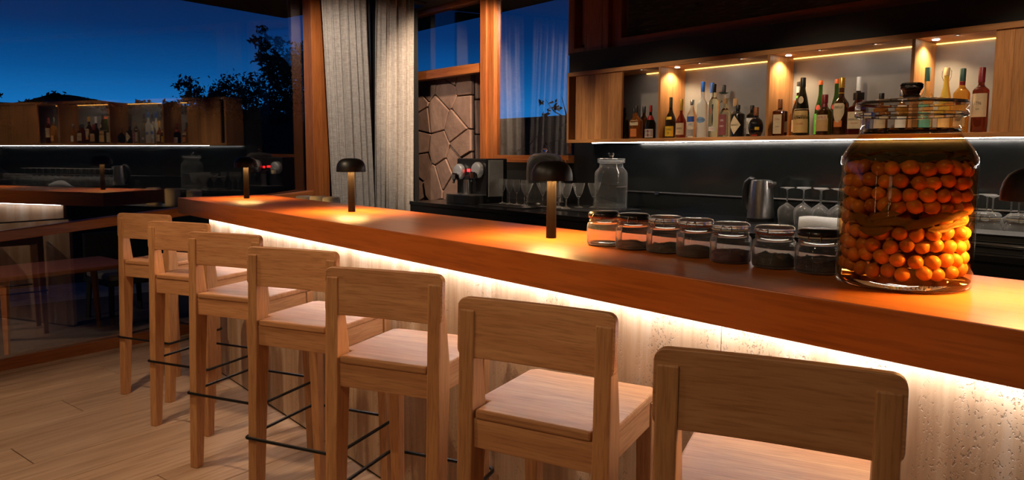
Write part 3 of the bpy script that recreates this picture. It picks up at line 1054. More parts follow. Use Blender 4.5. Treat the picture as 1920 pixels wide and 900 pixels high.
# ================================================================ table lamps on the bar
def make_lamp():
    t = thing('table_lamp', '', 'lamp')
    bm = new_bm()
    lathe(bm, [(0, 0), (0.019, 0), (0.019, 0.004), (0.0165, 0.21), (0.0165, 0.24), (0, 0.24)], 28)
    obj('stem', bm, M['lamp_stem'], t, smooth=True)
    bm = new_bm()
    o = [(0, 0.283), (0.030, 0.282), (0.048, 0.277), (0.062, 0.267), (0.071, 0.252), (0.0755, 0.234), (0.0765, 0.214), (0.0765, 0.211)]
    inn = [(0.0745, 0.211), (0.0735, 0.232), (0.069, 0.250), (0.060, 0.264), (0.046, 0.274), (0.028, 0.279), (0, 0.280)]
    lathe(bm, o + inn, 40)
    obj('shade', bm, M['lamp_black'], t, smooth=True)
    bm = new_bm()
    lathe(bm, [(0.0166, 0.236), (0.040, 0.236), (0.040, 0.240), (0.0166, 0.240)], 24, close=True)
    obj('light_ring', bm, M['bulb'], t)
    return t
lm0 = make_lamp()
for i, (x, y, w) in enumerate(((-4.965, 1.855, 'at the window end of the bar'), (-3.488, 1.860, 'in front of the curtains'),
                               (-1.947, 1.850, 'beside the clip-top jars'), (-0.455, 1.86, 'cut by the right edge beside the big fruit jar'))):
    l = lm0 if i == 0 else copy_tree(lm0)
    l.location = (x, y, ZB1)
    tag(l, 'black mushroom lamp ' + w, 'lamp', 'mushroom lamps on the bar')
    pl = bpy.data.lights.new('lamp_glow', 'SPOT')
    pl.energy = 6.5
    pl.color = (1.0, 0.56, 0.18)
    pl.spot_size = math.radians(150)
    pl.spot_blend = 0.35
    pl.shadow_soft_size = 0.02
    for dx, dy in ((.045, 0), (-.045, 0), (0, .045), (0, -.045)):
        po = bpy.data.objects.new('lamp_glow', pl)
        COL.objects.link(po)
        po.parent = l
        po.location = (dx, dy, 0.232)

# ================================================================ clip-top jars on the bar
def rough_fill(bm, r, z0, z1, seed, seg=20):
    rnd = random.Random(seed)
    prof = [(0, z0), (r * .97, z0), (r, z0 + .004), (r, z1)]
    rings = []
    rings.append([bm.verts.new((0, 0, z0))])
    for rr, z in ((r, z0), (r, z1)):
        rings.append([bm.verts.new((rr * math.cos(2 * PI * k / seg), rr * math.sin(2 * PI * k / seg), z + (rnd.uniform(-.007, .006) if z == z1 else 0))) for k in range(seg)])
    for q in (.72, .4):
        rings.append([bm.verts.new((r * q * math.cos(2 * PI * k / seg), r * q * math.sin(2 * PI * k / seg), z1 + rnd.uniform(-.004, .007))) for k in range(seg)])
    rings.append([bm.verts.new((0, 0, z1 + .004))])
    for A, Bv in zip(rings[:-1], rings[1:]):
        for k in range(seg):
            l = (k + 1) % seg
            if len(A) == 1:
                bm.faces.new((A[0], Bv[k], Bv[l]))
            elif len(Bv) == 1:
                bm.faces.new((A[k], A[l], Bv[0]))
            else:
                bm.faces.new((A[k], A[l], Bv[l], Bv[k]))

def clip_jar(loc, label, black_lid, fill=None, fill_h=0.03, gasket=None, sc=1.0, rot=0.0, group='clip-top jars in a row on the bar', wire=True):
    t = thing('clip_jar', label, 'jar', loc, rot, group)
    t.scale = (sc, sc, sc)
    bm = new_bm()
    outer = [(0, 0), (.050, 0), (.0565, .005), (.058, .014), (.058, .064), (.0555, .073), (.0495, .079), (.0485, .090), (.051, .092)]
    inner = [(.049, .0935), (.0462, .090), (.047, .078), (.053, .071), (.0553, .062), (.0553, .014), (.052, .006), (0, .005)]
    lathe(bm, outer + inner, 32)
    obj('jar_body', bm, M['glinted'], t, smooth=True)
    bm = new_bm()
    lathe(bm, [(.0465, .0938), (.0525, .0938), (.0525, .0972), (.0465, .0972)], 28, close=True)
    obj('gasket', bm, gasket or M['rubber'], t, smooth=True)
    bm = new_bm()
    lathe(bm, [(0, .0975), (.052, .0975), (.0535, .100), (.0535, .106), (.050, .112), (.044, .1155), (.030, .117), (0, .1175)], 32)
    obj('lid', bm, M['black'] if black_lid else M['glinted'], t, smooth=True)
    if wire:
        w = thing_part(t)
        for sx in (-1, 1):
            bm = new_bm()
            tube(bm, [(sx * .012 - .0, -.0525, .085), (sx * .014, -.060, .088), (sx * .015, -.062, .098), (sx * .012, -.057, .108), (sx * .004, -.0545, .1045)], .0013, 6)
            obj('wire_clip', bm, M['wire'], t, smooth=True)
        bm = new_bm()
        tube(bm, [(.0500 * math.cos(2 * PI * k / 28), .0500 * math.sin(2 * PI * k / 28), .0845) for k in range(28)], .0013, 6, closed=True)
        obj('wire_band', bm, M['wire'], t, smooth=True)
    if fill:
        bm = new_bm()
        rough_fill(bm, .0545, .0065, .0065 + fill_h, int(fill_h * 1000) + int(loc[0] * 100))
        obj('contents', bm, fill, t, smooth=True)
    return t

def thing_part(t):
    return t
def dry(name, col):
    return plain(name, col, 0.9, bump=1.0, bscale=220)
M['herb'] = dry('dried_herb', (0.10, 0.075, 0.03))
M['spice'] = dry('brown_spice', (0.12, 0.06, 0.025))
M['berries'] = dry('dark_red_berries', (0.10, 0.02, 0.025))
M['tea'] = dry('dark_tea', (0.03, 0.03, 0.018))
M['blacktea'] = dry('black_tea', (0.012, 0.010, 0.009))
M['clear_seal'] = plain('pale_seal', (0.5, 0.42, 0.3), 0.5)
CJ = [(-1.684, 1.847, True, None, 0, M['rubber'], 'black lidded empty clip-top jar, leftmost, beside the lamp'),
      (-1.556, 1.848, True, M['spice'], .010, M['rubber'], 'black lidded clip-top jar, second in row from the lamp'),
      (-1.437, 1.860, False, M['herb'], .014, M['clear_seal'], 'glass lidded clip-top jar of dried herbs with pale seal, third in row'),
      (-1.318, 1.855, False, M['spice'], .016, M['rubber'], 'glass lidded clip-top jar of brown spice, middle of the row'),
      (-1.184, 1.834, False, M['berries'], .022, M['clear_seal'], 'glass lidded clip-top jar holding dark red berries'),
      (-1.052, 1.840, False, M['tea'], .026, M['rubber'], 'glass lidded clip-top jar of dark green tea leaves'),
      (-0.930, 1.846, True, M['blacktea'], .030, M['clear_seal'], 'black lidded clip-top jar of black tea beside big fruit jar')]
for x, y, bl, fl, fh, gk, lb in CJ:
    clip_jar((x, y, ZB1), lb, bl, fl, fh, gk, rot=math.radians(random.uniform(0, 40)))

# ================================================================ the big jar of preserved fruit
JX, JY = -0.718, 1.835
jar = thing('preserving_jar', 'large lidded glass jar of amber preserved fruit on the bar', 'jar', (JX, JY, ZB1))
bm = new_bm()
outer = [(0, 0), (.132, 0), (.1425, .006), (.145, .016), (.145, .285), (.142, .302), (.131, .322), (.116, .343), (.106, .358), (.1045, .368), (.1045, .392), (.108, .396)]
lathe(bm, outer, 64)
obj('jar_body', bm, M['jarglass'], jar, smooth=True)
bm = new_bm()
lathe(bm, [(0, .0025), (.131, .003), (.139, .012), (.1415, .020), (.130, .020), (0, .020)], 64)
obj('jar_base', bm, M['clear'], jar, smooth=True)
bm = new_bm()
lathe(bm, [(.098, .384), (.1035, .3945), (.115, .3955), (.118, .400), (.118, .421), (.115, .429), (.092, .434), (.045, .439), (.024, .4415), (0, .442)], 64)
lid = obj('lid', bm, M['jarglass'], jar, smooth=True)
bm = new_bm()
lathe(bm, [(.114, .396), (.1185, .398), (.1185, .403), (.114, .405)], 64, close=True)
obj('lid_rim', bm, M['clear'], lid, smooth=True)
bm = new_bm()
lathe(bm, [(.1125, .424), (.1175, .426), (.1155, .431), (.1105, .431)], 64, close=True)
obj('lid_rim', bm, M['clear'], lid, smooth=True)
bm = new_bm()
lathe(bm, [(0, .442), (.020, .442), (.017, .448), (.019, .456), (.024, .463), (.0245, .470), (.021, .474), (0, .475)], 28)
obj('lid_knob', bm, glass('smoke_glass', (0.72, 0.67, 0.64)), lid, smooth=True)
bm = new_bm()
lathe(bm, [(.1035, .360), (.107, .364), (.1035, .368)], 64, close=True)
obj('neck_ring', bm, M['clear'], jar, smooth=True)
liq = [(0, .0205), (.139, .0205), (.1415, .026), (.1415, .284), (.1385, .300), (.127, .321), (.112, .343), (.105, .354), (0, .354)]
bm = new_bm()
lathe(bm, liq, 64)
obj('liquid', bm, M['amber'], jar, smooth=True)

def fruit_mat():
    m, n, out = mat_new('preserved_fruit')
    b = N(n, 'ShaderNodeBsdfPrincipled')
    oi = N(n, 'ShaderNodeObjectInfo')
    t = N(n, 'ShaderNodeTexCoord')
    ns = N(n, 'ShaderNodeTexNoise')
    ns.inputs['Scale'].default_value = 60
    n.links.new(t.outputs['Object'], ns.inputs['Vector'])
    r = N(n, 'ShaderNodeValToRGB')
    r.color_ramp.elements[0].color = (0.33, 0.145, 0.035, 1)
    r.color_ramp.elements[1].color = (0.60, 0.32, 0.09, 1)
    ad = N(n, 'ShaderNodeMath', operation='MULTIPLY_ADD')
    n.links.new(ns.outputs['Fac'], ad.inputs[0])
    ad.inputs[1].default_value = 0.5
    n.links.new(oi.outputs['Random'], ad.inputs[2])
    sb = N(n, 'ShaderNodeMath', operation='SUBTRACT')
    n.links.new(ad.outputs[0], sb.inputs[0])
    sb.inputs[1].default_value = 0.2
    n.links.new(sb.outputs[0], r.inputs[0])
    n.links.new(r.outputs[0], b.inputs['Base Color'])
    b.inputs['Roughness'].default_value = 0.35
    b.inputs['Subsurface Weight'].default_value = 0.0
    n.links.new(b.outputs[0], out.inputs[0])
    return m
M['fruit'] = fruit_mat()
bm = new_bm()
bmesh.ops.create_uvsphere(bm, u_segments=14, v_segments=9, radius=0.0162)
for v in bm.verts:
    v.co.z *= 1.15
fm = mesh_from(bm, 'fruit', M['fruit'], smooth='all')
rnd = random.Random(5)
for li in range(9):
    z = .0455 + .0290 * li
    for R, cnt in ((.1205, 22), (.086, 10)):
        for k in range(cnt):
            a = 2 * PI * (k + 0.5 * (li % 2)) / cnt + rnd.uniform(-.05, .05)
            if li == 4 and R > .1 and -2.5 < (a if a < PI else a - 2 * PI) < 0.35:
                continue          # room for the band of leaves
            rr = R + rnd.uniform(-.006, .002)
            o = obj('preserved_fruit', fm, None, loc=(JX + rr * math.cos(a), JY + rr * math.sin(a), ZB1 + z + rnd.uniform(-.005, .005)))
            o.rotation_euler = (rnd.uniform(0, 3), rnd.uniform(0, 3), rnd.uniform(0, 3))
            tag(o, 'round orange brown preserved fruit inside the big glass jar', 'fruit', 'preserved fruits in the big jar')

leafm = plain('olive_leaf', (0.36, 0.25, 0.06), .5, bscale=90)
def leaf(R, a0, a1, z0, z1, wdt, curl, flat):
    # a long leaf that follows the wall of the jar; flat leaves lie on the fruit
    bm = new_bm()
    rows = []
    for i in range(11):
        u = i / 10
        a = a0 + (a1 - a0) * u
        w = wdt * math.sin(PI * min(1, u * .96 + .03)) ** .75
        z = z0 + (z1 - z0) * u + curl * math.sin(u * PI)
        row = []
        for q in (-1, 0, 1):
            if flat:
                r = R + q * w
                zz = z + (.25 * w if q == 0 else 0)
            else:
                r = R + (.0012 if q == 0 else 0)
                zz = z + q * w
            row.append(bm.verts.new((r * math.cos(a), r * math.sin(a), zz)))
        rows.append(row)
    for A, Bv in zip(rows[:-1], rows[1:]):
        for k in range(2):
            bm.faces.new((A[k], A[k + 1], Bv[k + 1], Bv[k]))
    bmesh.ops.solidify(bm, geom=bm.faces[:], thickness=0.0007)
    return bm
LV = [(-2.30, -1.75, .150, .168, .009, .006), (-2.1, -1.60, .172, .150, .010, -.006), (-1.95, -1.35, .140, .146, .011, -.008), (-1.80, -1.25, .160, .178, .009, .004),
      (-1.70, -1.05, .150, .160, .010, .006), (-1.45, -0.85, .158, .150, .010, .005), (-1.20, -0.60, .146, .166, .011, .004), (-0.95, -0.40, .156, .176, .010, .006),
      (-0.85, -0.30, .144, .160, .009, -.004), (-0.65, -0.10, .164, .182, .009, .003), (-1.62, -1.40, .150, .205, .010, .0), (-0.55, -0.05, .150, .158, .008, .004)]
for k, (a0, a1, z0, z1, w, cu) in enumerate(LV):
    o = obj('bay_leaf', leaf(.1385 - .0011 * (k % 3), a0, a1, z0, z1, w, cu, False), leafm, smooth='all', loc=(JX, JY, ZB1))
    tag(o, 'long olive brown leaf in the middle band of leaves inside the big fruit jar', 'leaf', 'leaves in the middle of the big jar')
for k in range(9):
    a = -2.7 + k * .37
    o = obj('bay_leaf', leaf(.112 - .022 * (k % 2), a, a + rnd.uniform(.7, 1.0), .300 + .004 * (k % 3), .303 + .004 * (k % 3), .014, .006, True), leafm, smooth='all', loc=(JX, JY, ZB1))
    tag(o, 'long olive brown leaf in the top layer of leaves inside the big fruit jar', 'leaf', 'leaves on top in the big jar')

# ================================================================ bottle shelf
SY0, SY1 = 4.20, 4.50
SX0, SX1 = -4.252, 0.55
sh = thing('bottle_shelf', 'long lit oak wall shelf with dividers holding bottles', 'shelf', (0, 0, 0))
bobj('top_board', (SX0, SX1, SY0, 4.33, 2.037, 2.068), M['shelf_x'], sh, bevel=0.0015)
bobj('top_board', (SX0, SX1, 4.331, SY1, 2.037, 2.068), M['shelf_x'], sh, bevel=0.0015)
bobj('bottom_board', (SX0, SX1, SY0, SY1, 1.512, 1.538), M['shelf_x'], sh, bevel=0.0015)
bobj('end_board', (SX0, SX0 + .022, SY0, SY1, 1.538, 2.037), M['shelf_z'], sh, bevel=0.0015)
bobj('end_board', (SX1 - .022, SX1, SY0, SY1, 1.538, 2.037), M['shelf_z'], sh, bevel=0.0015)
bobj('back_panel', (SX0 + .022, SX1 - .022, 4.488, SY1, 1.538, 2.037), M['shelf_back'], sh)
for a, b_ in ((-3.337, -3.319), (-2.496, -2.477), (-1.655, -1.637)):
    bobj('divider', (a, b_, SY0 + .002, 4.487, 1.5385, 2.0365), M['shelf_z'], sh, bevel=0.001)
def door(x0, x1, label, nb):
    d = thing_child('sliding_door', sh)
    w = (x1 - x0) / nb
    for i in range(nb):
        bobj('board', (x0 + i * w + .0004, x0 + (i + 1) * w - .0004, 4.212, 4.232, 1.5385, 2.0365), M['shelf_z'], d, bevel=0.0008)
    return d
def thing_child(name, parent):
    o = bpy.data.objects.new(name, None)
    COL.objects.link(o)
    o.empty_display_size = 0.03
    o.parent = parent
    return o
door(-4.165, -3.684, '', 7)
door(-1.270, -0.30, '', 12)
bobj('under_led', (-3.98, SX1 - .1, 4.212, 4.222, 1.5075, 1.5118), M['led_white'], sh)
for a, b_ in ((-3.67, -3.34), (-3.317, -2.498), (-2.475, -1.657), (-1.635, -1.27)):
    bobj('top_led', (a, b_, 4.477, 4.482, 2.0315, 2.0365), M['led_gold'], sh)
for x in (-3.262, -2.42, -1.58):
    bm = new_bm()
    lathe(bm, [(0, 2.0335), (.016, 2.0335), (.018, 2.0368), (0, 2.0368)], 16, center=(x, 4.315))
    obj('spotlight_disc', bm, M['spotdisc'], sh)
    spot('shelf_spot', (x, 4.315, 2.03), (x - .03, 4.33, 1.54), 15, (1.0, 0.74, 0.42), 130, 0.7, 0.012)

for x in (-3.52, -3.02, -2.70, -2.18, -1.86, -1.45):      # added fill spots with dark rings, put in to brighten the back panel
    bm = new_bm()
    lathe(bm, [(.010, 2.0345), (.014, 2.0345), (.014, 2.0368), (.010, 2.0368)], 16, center=(x, 4.232), close=True)
    obj('fill_spot_ring', bm, M['black_matte'], sh)
    spot('shelf_fill', (x, 4.232, 2.034), (x, 4.49, 1.86), 1.7, (1.0, 0.86, 0.70), 125, 0.8, 0.01)

# ---- bottles
G = dict(
    dark=liquor('dark_bottle', (0.045, 0.04, 0.03)),
    black=plain('black_bottle', (0.012, 0.012, 0.014), 0.08, spec=0.8),
    green=liquor('green_bottle', (0.06, 0.16, 0.035)),
    brown=liquor('brown_bottle', (0.16, 0.055, 0.015)),
    amber=liquor('amber_spirit', (0.72, 0.26, 0.05)),
    orange=liquor('orange_spirit', (0.86, 0.42, 0.07)),
    red=liquor('dark_red_spirit', (0.28, 0.045, 0.022)),
    clear=liquor('clear_spirit', (0.95, 0.97, 0.97), trans=1.0),
    pale=liquor('pale_spirit', (0.93, 0.94, 0.72), trans=1.0),
    gold=liquor('golden_spirit', (0.92, 0.66, 0.12)),
    frost=liquor('frosted_glass', (0.92, 0.95, 0.97), 0.45, trans=0.75),
)
def cap(name, c, rough=.4, metal=0.0):
    return plain(name, c, rough, metal)
C = dict(black=cap('cap_black', (.015, .015, .016)), red=cap('cap_red', (.32, .015, .012)), gold=cap('cap_gold', (.72, .42, .06), .3, .5),
         blue=cap('cap_blue', (.02, .16, .62), .35), silver=cap('cap_silver', (.6, .6, .6), .25, .9), cork=cap('cap_cork', (.5, .3, .14), .8),
         brown=cap('cap_brown', (.28, .10, .03)), orange=cap('cap_orange', (.85, .16, .03)), white=cap('cap_white', (.7, .7, .7)),
         teal=cap('cap_teal', (.06, .22, .20)), dgreen=cap('cap_dark_green', (.03, .08, .07)), wine=cap('cap_burgundy', (.22, .012, .02)), olive=cap('cap_olive', (.055, .05, .025)))
L = dict(cream=plain('label_cream', (.72, .58, .38), .7), white=plain('label_white', (.78, .76, .72), .7), yellow=plain('label_yellow', (.85, .55, .03), .6),
         blue=plain('label_blue', (.03, .12, .55), .6), maroon=plain('label_maroon', (.22, .05, .06), .6), tan=plain('label_tan', (.62, .38, .16), .6),
         gold=plain('label_gold', (.72, .48, .18), .5), green=plain('label_green', (.14, .62, .06), .6), red=plain('label_red', (.62, .06, .04), .6),
         orange=plain('label_orange', (.72, .22, .05), .5), black=plain('label_black', (.02, .02, .02), .6), teal=plain('label_teal', (.10, .35, .26), .6),
         sky=plain('label_sky', (.25, .45, .78), .6), grey=plain('label_grey', (.4, .4, .42), .6))
INK = plain('ink', (.03, .02, .02), .7)
INKR = plain('ink_red', (.45, .03, .03), .7)
INKB = plain('ink_blue', (.03, .07, .3), .7)
INKW = plain('ink_white', (.8, .78, .74), .7)

def se(n):
    def f(t):
        c, s = abs(math.cos(t)), abs(math.sin(t))
        return 1.0 / ((c ** n + s ** n) ** (1.0 / n))
    return f
DEPSG = None
def text_mesh(s, width, height, rfun, r, zc, mat, ang=0.0, eps=.0012):
    cu = bpy.data.curves.new('lettering', 'FONT')
    cu.body = s
    cu.align_x = 'CENTER'
    cu.align_y = 'CENTER'
    cu.resolution_u = 2
    ob = bpy.data.objects.new('lettering', cu)
    COL.objects.link(ob)
    dg = bpy.context.evaluated_depsgraph_get()
    me = bpy.data.meshes.new_from_object(ob.evaluated_get(dg))
    bpy.data.objects.remove(ob)
    xs_ = [v.co.x for v in me.vertices]
    ys_ = [v.co.y for v in me.vertices]
    if not xs_:
        return me
    w = max(xs_) - min(xs_)
    h = max(ys_) - min(ys_)
    mx_ = (max(xs_) + min(xs_)) / 2
    my_ = (max(ys_) + min(ys_)) / 2
    for v in me.vertices:
        u = (v.co.x - mx_) / w * width
        q = (v.co.y - my_) / h * height
        t = -PI / 2 + ang + u / r
        k = rfun(t) if rfun else 1.0
        v.co = ((r * k + eps) * math.cos(t), (r * k + eps) * math.sin(t), zc + q)
    me.materials.append(mat)
    return me

def label_patch(rfun, r_of_z, z0, z1, half, ang=0.0, eps=.0007, shape=None, rows=2):
    bm = new_bm()
    n = 12
    nr = 10 if shape else rows
    grid = []
    for j in range(nr + 1):
        v = j / nr
        z = z0 + (z1 - z0) * v
        hw = half * (shape(v) if shape else 1.0)
        row = []
        for i in range(n + 1):
            t = -PI / 2 + ang + hw * (2 * i / n - 1)
            r = r_of_z(z) * (rfun(t) if rfun else 1) + eps
            row.append(bm.verts.new((r * math.cos(t), r * math.sin(t), z)))
        grid.append(row)
    for A, Bv in zip(grid[:-1], grid[1:]):
        for i in range(n):
            try:
                bm.faces.new((A[i], A[i + 1], Bv[i + 1], Bv[i]))
            except ValueError:
                pass
    return bm

def bottle(label, x, y, H, r, glassm, capm, hb=.55, hn=.70, rn=.34, capz=.86, rc=None, sq=0, labels=(), texts=(), rot=12, neck=None, body=None, capseg=20, extra=None):
    t = thing('bottle', label, 'bottle', (x, y, 1.5385), math.radians(rot), 'spirit bottles on the lit shelf')
    rf = se(sq) if sq else None
    nr = rn * r
    if body:
        prof = [(a * r, b * H) for a, b in body]
    else:
        prof = [(0, 0), (r * .90, 0), (r, .012 * H + .002), (r, hb * H)]
        for k in range(1, 7):
            u = k / 6
            s = .5 - .5 * math.cos(PI * u)
            prof.append((r + (nr - r) * s, (hb + (hn - hb) * u) * H))
        prof += [(nr, capz * H), (0, capz * H)]
    def r_of(z):
        for (ra, za), (rb, zb) in zip(prof[:-1], prof[1:]):
            if za <= z <= zb and zb > za:
                return ra + (rb - ra) * (z - za) / (zb - za)
        return r
    # square bottles keep a round neck
    bm = new_bm()
    if sq:
        rings = []
        seg = 32
        for ra, za in prof:
            if ra < 1e-6:
                rings.append([bm.verts.new((0, 0, za))])
                continue
            mixv = max(0.0, min(1.0, (ra - nr) / max(1e-6, r - nr)))
            rings.append([bm.verts.new((ra * (1 + (rf(2 * PI * i / seg) - 1) * mixv) * math.cos(2 * PI * i / seg),
                                        ra * (1 + (rf(2 * PI * i / seg) - 1) * mixv) * math.sin(2 * PI * i / seg), za)) for i in range(seg)])
        for A, Bv in zip(rings[:-1], rings[1:]):
            for i in range(seg):
                j = (i + 1) % seg
                if len(A) == 1:
                    bm.faces.new((A[0], Bv[i], Bv[j]))
                elif len(Bv) == 1:
                    bm.faces.new((A[i], A[j], Bv[0]))
                else:
                    bm.faces.new((A[i], A[j], Bv[j], Bv[i]))
    else:
        lathe(bm, prof, 28)
    obj('glass', bm, glassm, t, smooth=True)
    rc = rc or nr * 1.12
    bm = new_bm()
    cz = capz * H + .0006
    lathe(bm, [(0, cz), (rc, cz), (rc, H - .003), (rc * .9, H), (0, H)], capseg)
    obj('cap', bm, capm, t, smooth=True)
    if neck:                                   # a neck sleeve
        nm, a, b = neck
        bm = new_bm()
        lathe(bm, [(r_of(a * H) + .0008, a * H), (r_of(b * H) + .0008, b * H)], 20)
        obj('neck_sleeve', bm, nm, t, smooth=True)
    lo = None
    for lb in labels:
        lm, a, b, half = lb[:4]
        an = lb[4] if len(lb) > 4 else 0.0
        shp = lb[5] if len(lb) > 5 else None
        lo = obj('label', label_patch(rf, r_of, a * H, b * H, half, an, shape=shp), lm, t, smooth=True)
        for tx in texts:
            s, zc, hh, ww, ink = tx[:5]
            if a < zc < b:
                me = text_mesh(s, ww * r, hh * H, rf, r_of(zc * H), zc * H, ink, an)
                obj('lettering', me, None, lo)
    if extra:
        extra(t, r_of, H, r)
    return t

diamond = lambda v: max(.02, 1 - abs(2 * v - 1))
shield = lambda v: (.35 + .65 * min(1, v / .45)) if v < .9 else 1 - (v - .9) * 2
oval = lambda v: max(.03, math.sqrt(max(0, 1 - (2 * v - 1) ** 2)))

bottle('dark bottle with a red cap, mostly hidden behind the left sliding door', -3.804, 4.36, .281, .029, G['brown'], C['red'], .5, .68, .36, .80)
bottle('small dark bottle with black cap beside the left sliding door', -3.702, 4.275, .232, .029, G['dark'], C['black'], .58, .72, .42, .84, rc=.0135)
bottle('small clear necked amber bottle with black cap at the back left', -3.703, 4.38, .232, .028, G['amber'], C['black'], .55, .70, .42, .84)
bottle('round shouldered amber whiskey bottle with cream top label and black cap', -3.602, 4.285, .243, .049, G['amber'], C['black'], .52, .74, .24, .80, rc=.0125,
       labels=((L['cream'], .40, .56, .75), (L['orange'], .06, .30, .55)), texts=(('WHISKEY', .49, .05, .8, INK),))
bottle('dark amber bottle with black cap behind the round shouldered whiskey', -3.619, 4.395, .245, .040, G['brown'], C['black'], .55, .74, .30, .80)
bottle('dark orange liqueur bottle with red cap and red ribbon', -3.463, 4.28, .240, .040, G['dark'], C['red'], .42, .74, .26, .80, rc=.011,
       labels=((L['white'], .03, .28, .95), (L['maroon'], .05, .26, .88)), neck=(C['red'], .56, .70), texts=(('GRAND', .16, .06, 1.1, INKW),))
def cord(t, r_of, H, r):
    bm = new_bm()
    z = .73 * H
    rr = r_of(z) + .0015
    tube(bm, [(rr * math.cos(2 * PI * k / 20), rr * math.sin(2 * PI * k / 20), z) for k in range(20)], .0014, 6, closed=True)
    obj('cord', bm, L['yellow'], t, smooth=True)
bottle('dark brandy bottle with yellow label and long olive neck', -3.276, 4.272, .287, .038, G['dark'], C['olive'], .42, .72, .32, .74, rc=.0125,
       labels=((L['yellow'], .04, .29, 1.0), (L['yellow'], .45, .52, .6)), texts=(('TORRES', .21, .05, 1.2, INK), ('10', .12, .06, .4, INK)))
bottle('reddish cognac bottle with gold cap and cream label', -3.191, 4.28, .271, .036, G['red'], C['gold'], .40, .66, .27, .70, rc=.0125,
       labels=((L['cream'], .08, .38, .95),), texts=(('HENNESSY', .24, .04, 1.2, INK), ('COGNAC', .15, .03, .8, INKR)))
bottle('clear gin bottle with blue square label and silver cap', -3.101, 4.28, .259, .034, G['clear'], C['silver'], .55, .80, .38, .86, rc=.0145,
       labels=((L['blue'], .42, .56, .85), (L['white'], .30, .41, .8), (L['grey'], .04, .22, .8)), texts=(('GIN', .355, .06, .7, INKB),))
bottle('tall frosted vodka bottle with blue cap, front of the pair', -3.021, 4.285, .378, .036, G['frost'], C['blue'], .58, .72, .36, .82, rc=.0135,
       labels=((L['sky'], .26, .37, .95, 0, oval),), texts=(('GREY GOOSE', .315, .035, 1.25, INKB),))
bottle('tall frosted vodka bottle with blue cap, behind its twin', -3.027, 4.40, .379, .034, G['frost'], C['blue'], .58, .72, .36, .82, rc=.0135)
def pepper(t, r_of, H, r):
    bm = label_patch(None, r_of, .22 * H, .62 * H, .14, .15, .0012, shape=lambda v: .4 + .6 * abs(math.sin(v * 5)))
    obj('printed_stroke', bm, L['black'], t, smooth=True)
    bm = label_patch(None, r_of, .42 * H, .56 * H, .10, -.35, .0012, shape=oval)
    obj('printed_stroke', bm, L['red'], t, smooth=True)
bottle('tall clear vodka bottle with black cap and red and black brush print', -2.940, 4.30, .358, .035, G['pale'], C['black'], .66, .78, .36, .84, rc=.013, extra=pepper,
       labels=((L['white'], .12, .20, .7),), texts=(('VODKA', .16, .04, .9, INKR),))
bottle('tall clear bottle with black and green cap at the back', -2.946, 4.42, .359, .034, G['clear'], C['black'], .6, .74, .36, .84, neck=(C['teal'], .83, .855))
bottle('pale gin bottle with cork stopper and maroon label', -2.833, 4.27, .255, .041, G['pale'], C['cork'], .60, .78, .30, .86, rc=.0145,
       labels=((L['maroon'], .05, .58, .72, -.1),), texts=(('GIN', .43, .05, .5, INKW), ('DRY', .28, .04, .7, INKW)))
bottle('clear bottle with pale cork stopper behind the gin', -2.838, 4.40, .260, .034, G['clear'], C['cork'], .55, .70, .42, .80, rc=.0155)
bottle('squat black gin bottle with diamond shaped cream label', -2.736, 4.272, .207, .044, G['black'], C['black'], .70, .80, .30, .86, rc=.0145,
       labels=((L['cream'], .08, .66, .95, -.15, diamond),), texts=(("HENDRICK'S", .37, .055, 1.15, INK),))
bottle('small dark bottle with round stopper and white label at the back', -2.712, 4.40, .209, .034, G['dark'], C['black'], .68, .80, .36, .86,
       labels=((L['white'], .10, .6, .8, -.3),))
bottle('round black rum bottle with brown stopper and yellow tag', -2.601, 4.27, .185, .047, G['black'], C['brown'], capz=.72, rc=.0155,
       body=((0, 0), (.62, 0), (.70, .02), (.92, .15), (1, .30), (.95, .43), (.78, .55), (.45, .63), (.32, .66), (.32, .72), (0, .72)),
       labels=((L['yellow'], .22, .32, .3, .5), (L['red'], .02, .06, .6)))
bottle('square brown orange liqueur bottle with cream label', -2.432, 4.262, .228, .037, G['brown'], C['brown'], .66, .74, .36, .76, rc=.0145, sq=7,
       labels=((L['cream'], .06, .58, .62),), texts=(('COINTREAU', .45, .05, .8, INKR), ('LIQUEUR', .25, .04, .6, INK)), rot=6)
bottle('small amber bottle with orange cap tucked behind the square bottle', -2.438, 4.452, .229, .030, G['amber'], C['brown'], .6, .72, .38, .80)
bottle('dark slim bottle with green neck band and white collar', -2.375, 4.375, .337, .036, G['dark'], C['black'], .45, .74, .36, .92, neck=(L['white'], .80, .915),
       labels=((L['cream'], .08, .30, 1.0, -.2), (L['green'], .70, .745, 1.4)))
def rope(t, r_of, H, r):
    z = .455 * H
    rr = r_of(z) + .002
    bm = new_bm()
    tube(bm, [(rr * math.cos(2 * PI * k / 24), rr * math.sin(2 * PI * k / 24), z) for k in range(24)], .0016, 6, closed=True)
    obj('cord', bm, L['cream'], t, smooth=True)
    bm = new_bm()
    rr2 = r + .003
    tube(bm, [(rr2 * math.cos(a), rr2 * math.sin(a), zz) for a, zz in ((-2.3, .44 * H), (-2.45, .36 * H), (-2.55, .26 * H), (-2.5, .20 * H))], .0018, 6)
    obj('cord', bm, L['cream'], t, smooth=True)
bottle('dark robe shaped hazelnut liqueur bottle with gold label and cord', -2.298, 4.278, .350, .048, G['dark'], C['black'], capz=.84, rc=.0165,
       body=((0, 0), (.95, 0), (1, .02), (.99, .10), (.95, .30), (.86, .44), (.74, .54), (.58, .66), (.40, .76), (.33, .80), (.33, .84), (0, .84)),
       labels=((L['gold'], .05, .43, 1.15), (L['cream'], .55, .68, .5, 0, oval)), texts=(('Frangelico', .335, .06, 1.5, INK), ('LIQUORE', .2, .03, .9, INKR)), extra=rope)
